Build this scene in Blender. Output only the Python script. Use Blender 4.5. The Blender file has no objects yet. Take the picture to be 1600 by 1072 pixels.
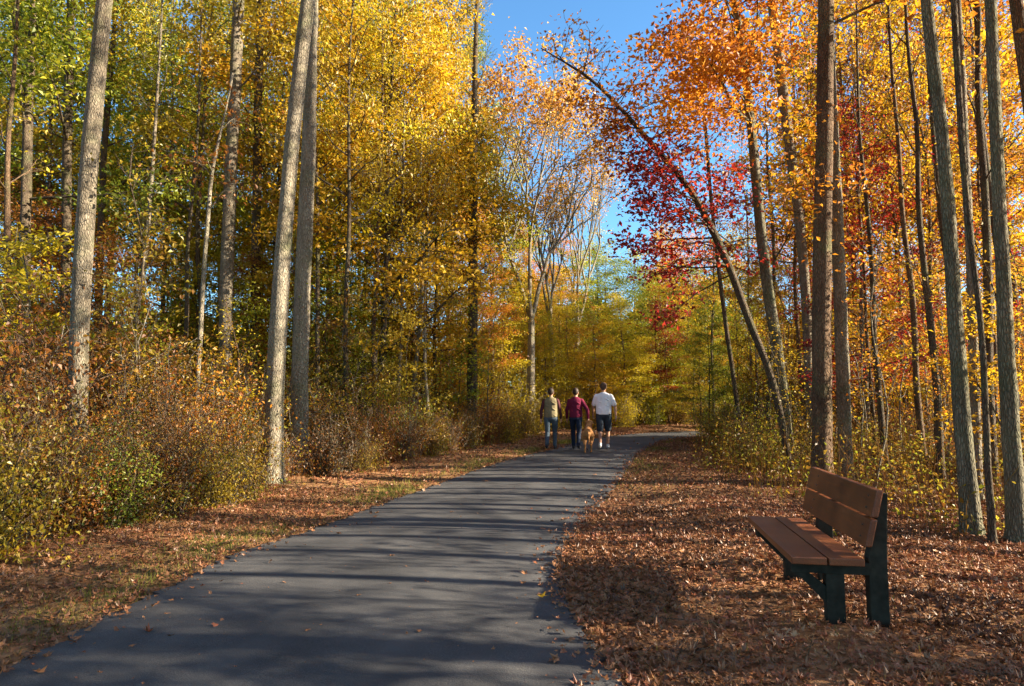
import bpy, math, random
import numpy as np
from mathutils import Vector

rng = np.random.default_rng(11)
random.seed(11)
sc = bpy.context.scene
COL = sc.collection

# ------------------------------------------------------------------ camera
F = 1000.0                       # focal length in pixels of the 1600 px wide photograph
PITCH = math.atan(86 / F)
EYE = 1.44
cam_d = bpy.data.cameras.new('camera')
cam_d.sensor_width = 36.0
cam_d.lens = 36.0 * F / 1600
cam_d.clip_start = 0.05
cam_d.clip_end = 2000
cam = bpy.data.objects.new('camera', cam_d)
COL.objects.link(cam)
cam.location = (0, 0, EYE)
cam.rotation_euler = (math.pi / 2 + PITCH, 0, 0)
sc.camera = cam

# ------------------------------------------------------------------ sky, sun, exposure
SUN_EL = math.radians(21.5)
_s = Vector((2.66, -0.30, 0)).normalized()
TO_SUN = Vector((_s.x * math.cos(SUN_EL), _s.y * math.cos(SUN_EL), math.sin(SUN_EL)))
world = bpy.data.worlds.new('World')
sc.world = world
world.use_nodes = True
wn, wl = world.node_tree.nodes, world.node_tree.links
bg = wn['Background']
sky = wn.new('ShaderNodeTexSky')
sky.sky_type = 'NISHITA'
sky.sun_disc = False
sky.sun_elevation = SUN_EL
sky.sun_rotation = math.atan2(TO_SUN.x, TO_SUN.y)
sky.altitude = 200
sky.air_density = 1.0
sky.dust_density = 0.6
sky.ozone_density = 1.6
tint = wn.new('ShaderNodeMix'); tint.data_type = 'RGBA'; tint.blend_type = 'MULTIPLY'; tint.inputs[0].default_value = 1
tint.inputs[7].default_value = (.66, 1.06, 1.28, 1)          # deep clear autumn blue
wl.new(sky.outputs[0], tint.inputs[6]); wl.new(tint.outputs[2], bg.inputs[0])
bg.inputs[1].default_value = 0.062

sun_d = bpy.data.lights.new('sun', 'SUN')
sun_d.energy = 5.0
sun_d.angle = math.radians(0.5)
sun_d.color = (1.0, 0.88, 0.68)
sun = bpy.data.objects.new('sun', sun_d)
COL.objects.link(sun)
sun.rotation_euler = TO_SUN.to_track_quat('Z', 'Y').to_euler()

sc.view_settings.view_transform = 'Standard'
sc.view_settings.look = 'None'
sc.view_settings.gamma = 1.0
sc.view_settings.exposure = 2.2
sc.render.engine = 'CYCLES'
sc.cycles.max_bounces = 7
sc.cycles.diffuse_bounces = 3
sc.cycles.glossy_bounces = 2
sc.cycles.transmission_bounces = 4
sc.cycles.transparent_max_bounces = 4
sc.cycles.use_denoising = True
sc.cycles.sample_clamp_indirect = 6

# ------------------------------------------------------------------ view geometry helpers
_f = np.array([0, math.cos(PITCH), math.sin(PITCH)])
_u = np.array([0, -math.sin(PITCH), math.cos(PITCH)])
_r = np.array([1.0, 0, 0])


def ray(px, py):
    return _f + (px - 800) / F * _r - (py - 536) / F * _u


def ground_pt(px, py, z=0.0):
    d = ray(px, py)
    t = (z - EYE) / d[2]
    return np.array([0, 0, EYE]) + d * t


def at_depth(px, py, Y):
    d = ray(px, py)
    return np.array([0, 0, EYE]) + d * (Y / d[1])


# ------------------------------------------------------------------ object helpers
def tag(o, label=None, cat=None, group=None, kind=None):
    if label: o['label'] = label
    if cat: o['category'] = cat
    if group: o['group'] = group
    if kind: o['kind'] = kind
    return o


def thing(name, label, cat, loc=(0, 0, 0), rotz=0.0, group=None):
    o = bpy.data.objects.new(name, None)
    o.empty_display_size = 0.2
    COL.objects.link(o)
    o.location = loc
    o.rotation_euler = (0, 0, rotz)
    return tag(o, label, cat, group)


def link(name, mesh, parent=None, mat=None):
    o = bpy.data.objects.new(name, mesh)
    COL.objects.link(o)
    if parent is not None: o.parent = parent
    if mat is not None:
        if not mesh.materials: mesh.materials.append(mat)
        elif mesh.materials[0] is not mat:
            o.material_slots[0].link = 'OBJECT'
            o.material_slots[0].material = mat
    return o


def np_mesh(name, V, Fq, attr=None, smooth=False, mat=None):
    """mesh from arrays: Fq is one (m,k) array or a list of them"""
    if not isinstance(Fq, (list, tuple)): Fq = [Fq]
    Fq = [f for f in Fq if len(f)]
    me = bpy.data.meshes.new(name)
    V = np.asarray(V, dtype=np.float32)
    me.vertices.add(len(V))
    me.vertices.foreach_set('co', V.ravel())
    loops = np.concatenate([f.ravel() for f in Fq]).astype(np.int32)
    sizes = np.concatenate([np.full(len(f), f.shape[1], dtype=np.int32) for f in Fq])
    starts = np.concatenate([[0], np.cumsum(sizes)[:-1]]).astype(np.int32)
    me.loops.add(len(loops))
    me.loops.foreach_set('vertex_index', loops)
    me.polygons.add(len(sizes))
    me.polygons.foreach_set('loop_start', starts)
    me.polygons.foreach_set('use_smooth', np.full(len(sizes), smooth, dtype=bool))
    if attr is not None:
        a = me.attributes.new('v', 'FLOAT', 'FACE')
        a.data.foreach_set('value', np.asarray(attr, dtype=np.float32))
    me.update(calc_edges=True)
    if mat is not None: me.materials.append(mat)
    return me


class Geo:
    """collects vertices and faces of one or several face sizes"""
    def __init__(s):
        s.V, s.F, s.n = [], {}, 0
        s.A = {}

    def add(s, V, Fc, a=None):
        Fc = np.asarray(Fc)
        s.V.append(np.asarray(V, dtype=np.float64))
        s.F.setdefault(Fc.shape[1], []).append(Fc + s.n)
        s.A.setdefault(Fc.shape[1], []).append(np.full(len(Fc), .5) if a is None else a)
        s.n += len(V)

    def mesh(s, name, mat=None, smooth=False, offset=None):
        V = np.concatenate(s.V)
        if offset is not None: V = V - np.asarray(offset)
        ks = sorted(s.F)
        return np_mesh(name, V, [np.concatenate(s.F[k]) for k in ks],
                       np.concatenate([np.concatenate(s.A[k]) for k in ks]), smooth, mat)


def tube(P, R, sides=8, lump=0.0, seed=0, cap=False):
    P = np.asarray(P, float); R = np.asarray(R, float)
    n = len(P)
    T = np.gradient(P, axis=0)
    T /= np.linalg.norm(T, axis=1)[:, None] + 1e-9
    ref = np.array([1.0, 0, 0]) if abs(T[:, 0]).mean() < 0.8 else np.array([0, 1.0, 0])
    A = np.cross(T, ref); A /= np.linalg.norm(A, axis=1)[:, None] + 1e-9
    B = np.cross(T, A)
    th = np.linspace(0, 2 * np.pi, sides, endpoint=False)
    c, s = np.cos(th), np.sin(th)
    rr = R[:, None] * np.ones((1, sides))
    if lump:
        rs = np.random.default_rng(seed)
        ph = rs.uniform(0, 6.28, 4)
        k = np.arange(n)[:, None]
        rr = rr * (1 + lump * (np.sin(2 * th + ph[0] + k * .35) * .6 + np.sin(3 * th + ph[1] - k * .5) * .5
                               + rs.normal(0, .35, (n, sides))))
    V = P[:, None, :] + rr[..., None] * (c[None, :, None] * A[:, None, :] + s[None, :, None] * B[:, None, :])
    V = V.reshape(-1, 3)
    i = np.arange(n - 1)[:, None] * sides
    j = np.arange(sides)[None, :]
    j2 = (j + 1) % sides
    Fq = np.stack([i + j, i + j2, i + sides + j2, i + sides + j], -1).reshape(-1, 4)
    return V, Fq


def unit(v):
    return v / (np.linalg.norm(v, axis=-1, keepdims=True) + 1e-9)


def leaf_quads(C, size, rs, upness=1.0, aspect=0.62, fold=0.12, lean=None):
    """one kite-shaped leaf per centre; C (n,3), size (n,)"""
    n = len(C)
    N = rs.normal(0, 1, (n, 3)) * 0.75
    N[:, 2] += upness
    if lean is not None: N += lean
    N = unit(N)
    T = unit(np.cross(N, rs.normal(0, 1, (n, 3))))
    B = np.cross(N, T)
    s = np.asarray(size)[:, None]
    asp = aspect * rs.uniform(.75, 1.2, (n, 1))
    v0 = C - T * s * .5
    v1 = C + B * s * asp * .5 - T * s * .04 + N * s * fold
    v2 = C + T * s * .5 - N * s * fold * .8
    v3 = C - B * s * asp * .5 - T * s * .04 + N * s * fold
    V = np.stack([v0, v1, v2, v3], 1).reshape(-1, 3)
    Fq = np.arange(4 * n).reshape(n, 4)
    return V, Fq


# ------------------------------------------------------------------ materials
def lin(c):
    return tuple(((x / 255) / 12.92 if x / 255 <= .04045 else ((x / 255 + .055) / 1.055) ** 2.4) for x in c) + (1,)


def new_mat(name):
    m = bpy.data.materials.new(name)
    m.use_nodes = True
    nt = m.node_tree
    for n in list(nt.nodes): nt.nodes.remove(n)
    out = nt.nodes.new('ShaderNodeOutputMaterial')
    return m, nt, out


def ramp(nt, cols, pos=None, interp='LINEAR'):
    r = nt.nodes.new('ShaderNodeValToRGB')
    r.color_ramp.interpolation = interp
    els = r.color_ramp.elements
    pos = pos or [i / (len(cols) - 1) for i in range(len(cols))]
    while len(els) < len(cols): els.new(0.5)
    for e, p, c in zip(els, pos, cols):
        e.position = p
        e.color = tuple(c) if len(c) == 4 else tuple(c) + (1,)
    return r


def math_node(nt, op, a, b=None, c=None):
    n = nt.nodes.new('ShaderNodeMath'); n.operation = op
    for i, x in enumerate((a, b, c)):
        if x is None: continue
        if isinstance(x, (int, float)): n.inputs[i].default_value = x
        else: nt.links.new(x, n.inputs[i])
    return n.outputs[0]


def tex(nt, kind, scale, detail=3, rough=.5, coord='Object', stretch=None, **kw):
    tc = nt.nodes.new('ShaderNodeTexCoord')
    src = tc.outputs[coord]
    if stretch:
        mp = nt.nodes.new('ShaderNodeMapping')
        mp.inputs['Scale'].default_value = stretch
        nt.links.new(src, mp.inputs[0]); src = mp.outputs[0]
    t = nt.nodes.new('ShaderNodeTex' + kind)
    t.inputs['Scale'].default_value = scale
    if kind == 'Noise':
        t.inputs['Detail'].default_value = detail
        t.inputs['Roughness'].default_value = rough
    for k, v in kw.items(): setattr(t, k, v)
    nt.links.new(src, t.inputs['Vector'])
    return t


def leaf_mat(name, cols, transl=.55, clump=.5, nscale=.8, gloss=.03):
    m, nt, out = new_mat(name)
    at = nt.nodes.new('ShaderNodeAttribute'); at.attribute_name = 'v'
    ns = tex(nt, 'Noise', nscale, 1)
    a = math_node(nt, 'MULTIPLY', at.outputs['Fac'], 1 - clump * .6)
    b = math_node(nt, 'SUBTRACT', ns.outputs['Fac'], .5)
    f = math_node(nt, 'MULTIPLY_ADD', b, clump * 2.4, a)
    f = math_node(nt, 'ADD', f, clump * .3)
    r = ramp(nt, cols)
    nt.links.new(f, r.inputs[0])
    d = nt.nodes.new('ShaderNodeBsdfDiffuse')
    t = nt.nodes.new('ShaderNodeBsdfTranslucent')
    g = nt.nodes.new('ShaderNodeBsdfGlossy'); g.inputs['Roughness'].default_value = .45
    g.inputs['Color'].default_value = (.8, .8, .8, 1)
    nt.links.new(r.outputs[0], d.inputs['Color'])
    nt.links.new(r.outputs[0], t.inputs['Color'])
    mx = nt.nodes.new('ShaderNodeMixShader'); mx.inputs[0].default_value = transl
    nt.links.new(d.outputs[0], mx.inputs[1]); nt.links.new(t.outputs[0], mx.inputs[2])
    m2 = nt.nodes.new('ShaderNodeMixShader'); m2.inputs[0].default_value = gloss
    nt.links.new(mx.outputs[0], m2.inputs[1]); nt.links.new(g.outputs[0], m2.inputs[2])
    nt.links.new(m2.outputs[0], out.inputs[0])
    return m


LM = {
    'gold':   leaf_mat('gold_leaves', [(.20, .09, .010), (.48, .25, .012), (.66, .40, .016), (.76, .53, .04)]),
    'yellow': leaf_mat('yellow_leaves', [(.20, .17, .012), (.50, .38, .015), (.68, .50, .02), (.76, .60, .06)]),
    'lime':   leaf_mat('yellow_green_leaves', [(.08, .12, .012), (.25, .28, .015), (.46, .42, .025), (.64, .52, .04)]),
    'green':  leaf_mat('green_leaves', [(.05, .075, .010), (.11, .145, .012), (.24, .27, .02), (.44, .38, .03)]),
    'olive':  leaf_mat('olive_gold_leaves', [(.10, .085, .012), (.30, .22, .015), (.52, .35, .02), (.68, .50, .04)]),
    'orange': leaf_mat('orange_leaves', [(.17, .045, .010), (.46, .14, .015), (.64, .26, .02), (.72, .42, .04)]),
    'rust':   leaf_mat('rust_leaves', [(.07, .028, .010), (.22, .075, .014), (.42, .16, .02), (.56, .30, .04)]),
    'red':    leaf_mat('red_leaves', [(.05, .008, .012), (.17, .012, .016), (.36, .030, .018), (.56, .12, .02)]),
    'brown':  leaf_mat('brown_leaves', [(.05, .028, .012), (.15, .075, .025), (.28, .15, .05), (.40, .24, .08)]),
    'mixed':  leaf_mat('mixed_bush_leaves', [(.035, .05, .010), (.17, .065, .012), (.34, .19, .018), (.24, .25, .02), (.56, .40, .04)]),
    'litter': leaf_mat('fallen_leaves', [(.055, .026, .015), (.155, .068, .030), (.30, .135, .055), (.23, .070, .032), (.50, .29, .14)],
                       transl=.12, clump=.55, nscale=.8, gloss=.04),
    'paleorange': leaf_mat('pale_orange_leaves', [(.32, .12, .025), (.52, .24, .035), (.66, .37, .06), (.72, .48, .10)]),
}


def bark_mat(name, dark, light, moss=0.0, scale=6.0, pale_up=0.0):
    m, nt, out = new_mat(name)
    n1 = tex(nt, 'Noise', scale * 3.2, 5, .65, stretch=(1, 1, .22))
    n2 = tex(nt, 'Noise', scale * .32, 2, .5, stretch=(1, 1, .5))
    vor = tex(nt, 'Voronoi', scale * 8, stretch=(1, 1, .25), feature='DISTANCE_TO_EDGE')
    vr = ramp(nt, [(0, 0, 0), (1, 1, 1)], [0.0, .22]); nt.links.new(vor.outputs['Distance'], vr.inputs[0])
    f = math_node(nt, 'MULTIPLY_ADD', n2.outputs['Fac'], .55, math_node(nt, 'MULTIPLY', n1.outputs['Fac'], .65))
    f = math_node(nt, 'SUBTRACT', f, .1)
    r = ramp(nt, [dark, tuple(.5 * (a + b) for a, b in zip(dark, light)), light], [.25, .5, .75])
    nt.links.new(f, r.inputs[0])
    mul = nt.nodes.new('ShaderNodeMix'); mul.data_type = 'RGBA'; mul.blend_type = 'MULTIPLY'
    mul.inputs[0].default_value = .38
    nt.links.new(r.outputs[0], mul.inputs[6]); nt.links.new(vr.outputs[0], mul.inputs[7])
    colout = mul.outputs[2]
    if moss:
        n3 = tex(nt, 'Noise', 2.2, 3, .6)
        mr = ramp(nt, [(0, 0, 0), (1, 1, 1)], [.55 - moss * .2, .72]); nt.links.new(n3.outputs['Fac'], mr.inputs[0])
        mm = nt.nodes.new('ShaderNodeMix'); mm.data_type = 'RGBA'
        nt.links.new(math_node(nt, 'MULTIPLY', mr.outputs[0], .6), mm.inputs[0])
        nt.links.new(colout, mm.inputs[6]); mm.inputs[7].default_value = (.13, .14, .06, 1)
        colout = mm.outputs[2]
    p = nt.nodes.new('ShaderNodeBsdfPrincipled')
    p.inputs['Roughness'].default_value = .9
    p.inputs['Specular IOR Level'].default_value = .15
    nt.links.new(colout, p.inputs['Base Color'])
    b = nt.nodes.new('ShaderNodeBump'); b.inputs['Strength'].default_value = 1; b.inputs['Distance'].default_value = .022
    hh = math_node(nt, 'MULTIPLY_ADD', vr.outputs[0], .7, n1.outputs['Fac'])
    nt.links.new(hh, b.inputs['Height']); nt.links.new(b.outputs[0], p.inputs['Normal'])
    nt.links.new(p.outputs[0], out.inputs[0])
    return m


BK = {
    'grey':  bark_mat('grey_bark', (.10, .075, .05), (.40, .33, .24), .25),
    'pale':  bark_mat('pale_bark', (.14, .11, .075), (.46, .39, .29), .3),
    'dark':  bark_mat('dark_bark', (.045, .032, .022), (.20, .145, .095), .3),
    'brown': bark_mat('brown_bark', (.07, .042, .025), (.27, .17, .10), .15),
    'mossy': bark_mat('mossy_bark', (.075, .060, .038), (.33, .285, .19), .5),
}

# ------------------------------------------------------------------ path shape and terrain
PAIRS = [((-2.45, -6), (1.8, -6)), ((-2.55, -3), (1.35, -3)), ((-2.68, 0), (.95, 0)), ((-2.68, 3.3), (.56, 3.2)),
         ((-2.64, 4.8), (.40, 4.5)), ((-2.55, 6.0), (.43, 5.7)), ((-2.17, 7.2), (.66, 6.9)), ((-1.78, 8.8), (1.04, 8.3)),
         ((-1.34, 10.45), (1.48, 9.95)), ((-.83, 12.5), (1.97, 11.8)), ((.0, 15.3), (2.65, 14.4)), ((.92, 17.6), (3.4, 17.2)),
         ((2.0, 20.6), (4.3, 19.7)), ((3.2, 23.5), (5.4, 22.2)), ((4.9, 26.0), (7.3, 24.4)), ((7.3, 27.8), (10, 26)),
         ((11.5, 29.4), (13.5, 27.0)), ((18, 31), (18.8, 28.4)), ((30, 33), (30, 30.4))]


def catmull(P, k=10):
    P = np.asarray(P, float)
    Q = np.vstack([2 * P[0] - P[1], P, 2 * P[-1] - P[-2]])
    out = []
    for i in range(1, len(Q) - 2):
        for t in np.linspace(0, 1, k, endpoint=False):
            a, b, c, d = Q[i - 1], Q[i], Q[i + 1], Q[i + 2]
            out.append(.5 * (2 * b + (c - a) * t + (2 * a - 5 * b + 4 * c - d) * t * t + (3 * b - a - 3 * c + d) * t ** 3))
    out.append(P[-1])
    return np.array(out)


EL = catmull([p[0] for p in PAIRS]); ER = catmull([p[1] for p in PAIRS])
PC = (EL + ER) / 2
PW = np.linalg.norm(EL - ER, axis=1) / 2


def path_d(x, y):
    """signed distance outside the path edge, and the side (-1 left, +1 right)"""
    x = np.atleast_1d(np.asarray(x, float)); y = np.atleast_1d(np.asarray(y, float))
    D = np.empty(len(x)); S = np.empty(len(x))
    T = np.gradient(PC, axis=0)
    for i in range(0, len(x), 20000):
        a, b = x[i:i + 20000], y[i:i + 20000]
        dl = np.full(len(a), 1e9); 
        dx = a[:, None] - PC[None, :, 0]; dy = b[:, None] - PC[None, :, 1]
        dd = np.hypot(dx, dy)
        k = (dd - PW[None, :]).argmin(1)
        r = np.arange(len(a))
        # perpendicular offset from the local centre line
        t = T[k] / np.linalg.norm(T[k], axis=1)[:, None]
        perp = dx[r, k] * t[:, 1] - dy[r, k] * t[:, 0]
        D[i:i + 20000] = np.where(np.abs(perp) < PW[k], np.abs(perp) - PW[k], dd[r, k] - PW[k])
        S[i:i + 20000] = np.sign(perp)
    return D, S


def bumps(x, y):
    return (.030 * np.sin(x * .9 + 1.3 * np.sin(y * .5)) + .025 * np.sin(y * 1.3 + x * .6 + 2) + .012 * np.sin(x * 3.1 + y * 2.3)
            + .010 * np.sin(x * 4.7 - y * 3.9 + 1))


def height(x, y):
    d, s = path_d(x, y)
    f = np.clip((d - .05) / 1.6, 0, 1); f = f * f * (3 - 2 * f)
    x = np.atleast_1d(x); y = np.atleast_1d(y)
    dip = -.09 * np.exp(-(((x - 1.45) / .45) ** 2 + ((y - 4.5) / .9) ** 2))      # worn hollow in front of the bench
    far = np.clip((np.hypot(x, y) - 26) / 40, 0, 1) * .8 * (s < 0)
    return f * (bumps(x, y) + .02) + dip * f ** .5 - .006 + far * f


def h1(x, y): return float(height([x], [y])[0])


def grass_mask(x, y, d, s):
    n = np.sin(x * 1.7 + y * 1.1) + np.sin(y * 2.9 - x * 2.1 + 1) * .7 + np.sin(x * 6 + y * 5) * .3
    left = .62 * np.exp(-((d - .40) / .35) ** 2) * (s < 0)
    right = np.exp(-((d - .35) / .5) ** 2) * (s > 0) * np.clip((y - 10) / 8, 0, 1)
    return np.clip((left + right * .7) * (n * .5 + .55), 0, 1)


# ground sheet: fine near the camera, coarse far away
def axis(lo, hi, fine_lo, fine_hi, step):
    a = list(np.arange(fine_lo, fine_hi + 1e-6, step))
    x, st = a[-1], step
    while x < hi: st *= 1.35; x += st; a.append(x)
    x, st = a[0], step
    while x > lo: st *= 1.35; x -= st; a.insert(0, x)
    return np.array(a)


gx = axis(-260, 260, -7, 9, .16); gy = axis(-60, 320, -1, 30, .20)
GX, GY = np.meshgrid(gx, gy)
gz = height(GX.ravel(), GY.ravel())
gd, gs = path_d(GX.ravel(), GY.ravel())
gz = np.where(gd < -.12, -.03, gz)
GV = np.stack([GX.ravel(), GY.ravel(), gz], 1)
ni, nj = len(gy), len(gx)
ii, jj = np.meshgrid(np.arange(ni - 1), np.arange(nj - 1), indexing='ij')
a_ = (ii * nj + jj).ravel()
GF = np.stack([a_, a_ + 1, a_ + nj + 1, a_ + nj], 1)
fc = GV[GF].mean(1)
fd, fs = path_d(fc[:, 0], fc[:, 1])
gmask = grass_mask(fc[:, 0], fc[:, 1], fd, fs)

m, nt, out = new_mat('leafy_ground')
v1 = tex(nt, 'Voronoi', 15, stretch=(1, 1, 1)); v1.inputs['Randomness'].default_value = 1
nz = tex(nt, 'Noise', 1.1, 3); nf = tex(nt, 'Noise', 26, 4, .7)
sepc = nt.nodes.new('ShaderNodeSeparateColor'); nt.links.new(v1.outputs['Color'], sepc.inputs[0])
f_ = math_node(nt, 'MULTIPLY_ADD', nz.outputs['Fac'], .7, math_node(nt, 'MULTIPLY', sepc.outputs[0], .5))
f_ = math_node(nt, 'MULTIPLY_ADD', math_node(nt, 'SUBTRACT', nf.outputs['Fac'], .5), .7, math_node(nt, 'SUBTRACT', f_, .1))
r_ = ramp(nt, [(.06, .032, .018), (.16, .07, .03), (.27, .125, .05), (.36, .19, .085), (.20, .085, .03)])
nt.links.new(f_, r_.inputs[0])
ga = nt.nodes.new('ShaderNodeAttribute'); ga.attribute_name = 'v'
gr = ramp(nt, [(.05, .06, .015), (.13, .13, .03)]); nt.links.new(nf.outputs['Fac'], gr.inputs[0])
mx = nt.nodes.new('ShaderNodeMix'); mx.data_type = 'RGBA'
nt.links.new(math_node(nt, 'MULTIPLY', ga.outputs['Fac'], .8), mx.inputs[0])
nt.links.new(r_.outputs[0], mx.inputs[6]); nt.links.new(gr.outputs[0], mx.inputs[7])
p = nt.nodes.new('ShaderNodeBsdfPrincipled'); p.inputs['Roughness'].default_value = .9; p.inputs['Specular IOR Level'].default_value = .2
nt.links.new(mx.outputs[2], p.inputs['Base Color'])
bp = nt.nodes.new('ShaderNodeBump'); bp.inputs['Strength'].default_value = 1; bp.inputs['Distance'].default_value = .04
nt.links.new(math_node(nt, 'MULTIPLY_ADD', nf.outputs['Fac'], .6, sepc.outputs[1]), bp.inputs['Height'])
nt.links.new(bp.outputs[0], p.inputs['Normal']); nt.links.new(p.outputs[0], out.inputs[0])
tag(link('ground', np_mesh('ground', GV, GF, gmask, True, m)), kind='structure')

# asphalt path: slightly crowned sheet with a thin broken edge
m, nt, out = new_mat('asphalt')
n1 = tex(nt, 'Noise', 190, 3, .75); n2 = tex(nt, 'Noise', 1.3, 4, .6); n3 = tex(nt, 'Voronoi', 90)
n4 = tex(nt, 'Noise', .8, 3, .6, stretch=(1, .35, 1))
f_ = math_node(nt, 'MULTIPLY_ADD', n1.outputs['Fac'], .9, math_node(nt, 'MULTIPLY', n2.outputs['Fac'], .5))
f_ = math_node(nt, 'MULTIPLY_ADD', n4.outputs['Fac'], .3, math_node(nt, 'SUBTRACT', f_, .355))
r_ = ramp(nt, [(.018, .018, .019), (.058, .056, .057), (.15, .14, .13)], [.28, .5, .78])
nt.links.new(f_, r_.inputs[0])
p = nt.nodes.new('ShaderNodeBsdfPrincipled'); p.inputs['Roughness'].default_value = .82; p.inputs['Specular IOR Level'].default_value = .3
nt.links.new(r_.outputs[0], p.inputs['Base Color'])
bp = nt.nodes.new('ShaderNodeBump'); bp.inputs['Strength'].default_value = .5; bp.inputs['Distance'].default_value = .003
nt.links.new(math_node(nt, 'ADD', n1.outputs['Fac'], n3.outputs['Distance']), bp.inputs['Height'])
nt.links.new(bp.outputs[0], p.inputs['Normal']); nt.links.new(p.outputs[0], out.inputs[0])
PL = catmull(EL, 3); PR = catmull(ER, 3)
wob = np.cumsum(rng.normal(0, 1, (len(PL), 2)), 0)
nl = np.random.default_rng(3)
t_ = np.linspace(0, 1, 13)
rows = []
for k in range(len(PL)):
    l = PL[k] + [nl.normal(0, .03), 0]; r = PR[k] + [nl.normal(0, .03), 0]
    row = [(l[0], l[1], -.05)]
    for t in t_:
        q = l + (r - l) * t
        row.append((q[0], q[1], .008 + .02 * (1 - (2 * t - 1) ** 2)))
    row.append((r[0], r[1], -.05))
    rows.append(row)
V = np.array(rows).reshape(-1, 3); w_ = len(t_) + 2
a_ = (np.arange(len(PL) - 1)[:, None] * w_ + np.arange(w_ - 1)[None, :]).ravel()
tag(link('path', np_mesh('path', V, np.stack([a_, a_ + 1, a_ + w_ + 1, a_ + w_], 1), None, False, m)), kind='structure')

# ------------------------------------------------------------------ fallen leaves
def lobed(C, size, rs, N=None, curl=.25, lobes=None):
    """lobed leaf outline (eight triangles round a centre) with curled edges"""
    n = len(C)
    if N is None:
        N = rs.normal(0, .33, (n, 3)); N[:, 2] += 1
    N = unit(N)
    T = unit(np.cross(N, rs.normal(0, 1, (n, 3)))); B = np.cross(N, T)
    ang = np.radians([0, 28, 62, 100, 150, 180, 210, 260, 298, 332])
    rad = np.array([1.0, .50, .88, .42, .62, .30, .62, .42, .88, .50]) * .5
    wdt = rs.uniform(.6, 1.0, (n, 1))
    R = rad[None, :] * rs.uniform(.85, 1.15, (n, 10)) * np.asarray(size)[:, None]
    x = R * np.cos(ang); y = R * np.sin(ang) * wdt
    k = rs.uniform(-curl, curl * 2.2, (n, 1))
    z = (x ** 2 + 2.5 * y ** 2) / np.asarray(size)[:, None] * k * 3 + rs.normal(0, .04, (n, 10)) * np.asarray(size)[:, None]
    P = C[:, None, :] + x[..., None] * T[:, None, :] + y[..., None] * B[:, None, :] + z[..., None] * N[:, None, :]
    V = np.concatenate([C[:, None, :], P], 1).reshape(-1, 3)
    b = np.arange(n)[:, None] * 11
    i = np.arange(10)[None, :]
    Fq = np.stack([b + np.zeros_like(i), b + 1 + i, b + 1 + (i + 1) % 10], -1).reshape(-1, 3)
    return V, Fq


rs = np.random.default_rng(5)
def scatter(n, x0, x1, y0, y1):
    return rs.uniform(x0, x1, n), rs.uniform(y0, y1, n)
G = Geo()
for (n, x0, x1, y0, y1, s0, s1) in [(42000, .2, 5.5, 2.6, 8.5, .026, .088), (26000, .8, 10, 8.5, 20, .045, .10), (9000, 3, 12, 20, 27, .09, .15),
                                    (26000, -7.5, -1.6, 2.8, 10, .026, .088), (1500, -2.6, 3, 2.8, 16, .012, .035), (12000, -8, 1.5, 10, 23, .06, .12), (4000, 0, 14, 23, 32, .10, .16),
                                    (9000, 5.5, 12, 4, 14, .07, .13), (5000, -16, -6, 7, 22, .09, .15)]:
    x, y = scatter(n, x0, x1, y0, y1)
    d, s = path_d(x, y)
    g = grass_mask(x, y, d, s)
    worn = np.exp(-(((x - 1.75) / .75) ** 2 + ((y - 4.3) / 1.1) ** 2))
    keep = (rs.random(n) > worn * .6) & (d > -.02 - rs.exponential(.035, n) - (rs.random(n) < .13) * rs.exponential(.2, n) - (rs.random(n) < (.0012 if s1 > .04 else .5)) * 3) & (rs.random(n) > g * .72)
    x, y, d, s = x[keep], y[keep], d[keep], s[keep]
    keep = (np.abs(x) < .9 * y + 1.5)
    x, y, d = x[keep], y[keep], d[keep]
    z = np.maximum(height(x, y), np.where(d < 0, .012, -1)) + rs.uniform(.004, .03, len(x))
    sz = rs.uniform(s0, s1, len(x))
    V, Fq = lobed(np.stack([x, y, z], 1), sz, rs)
    G.add(V, Fq, np.repeat(np.clip(rs.beta(1.6, 1.8, len(x)), 0, 1), 10))
tag(link('leaf_litter', G.mesh('leaf_litter', LM['litter'])), kind='stuff',
    label='brown and rust fallen leaves covering the ground beside the path')

G = Geo()
for i in range(900):
    side = rs.random() < .65
    x, y = (rs.uniform(.9, 7), rs.uniform(2.8, 13)) if side else (rs.uniform(-6, -2), rs.uniform(3, 12))
    if path_d(x, y)[0][0] < .15: continue
    l = rs.exponential(.10) + .05; a = rs.uniform(0, 6.28); z = h1(x, y) + rs.uniform(.015, .04)
    q = np.array([x, y, z]); dv = np.array([math.cos(a), math.sin(a), rs.normal(0, .12)]) * l
    G.add(*tube([q - dv, q + rs.normal(0, .012, 3), q + dv], [.0035, .003, .0015], 4))
tag(link('fallen_twigs', G.mesh('fallen_twigs', BK['brown'])), kind='stuff', label='thin broken twigs lying among the fallen leaves')

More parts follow.
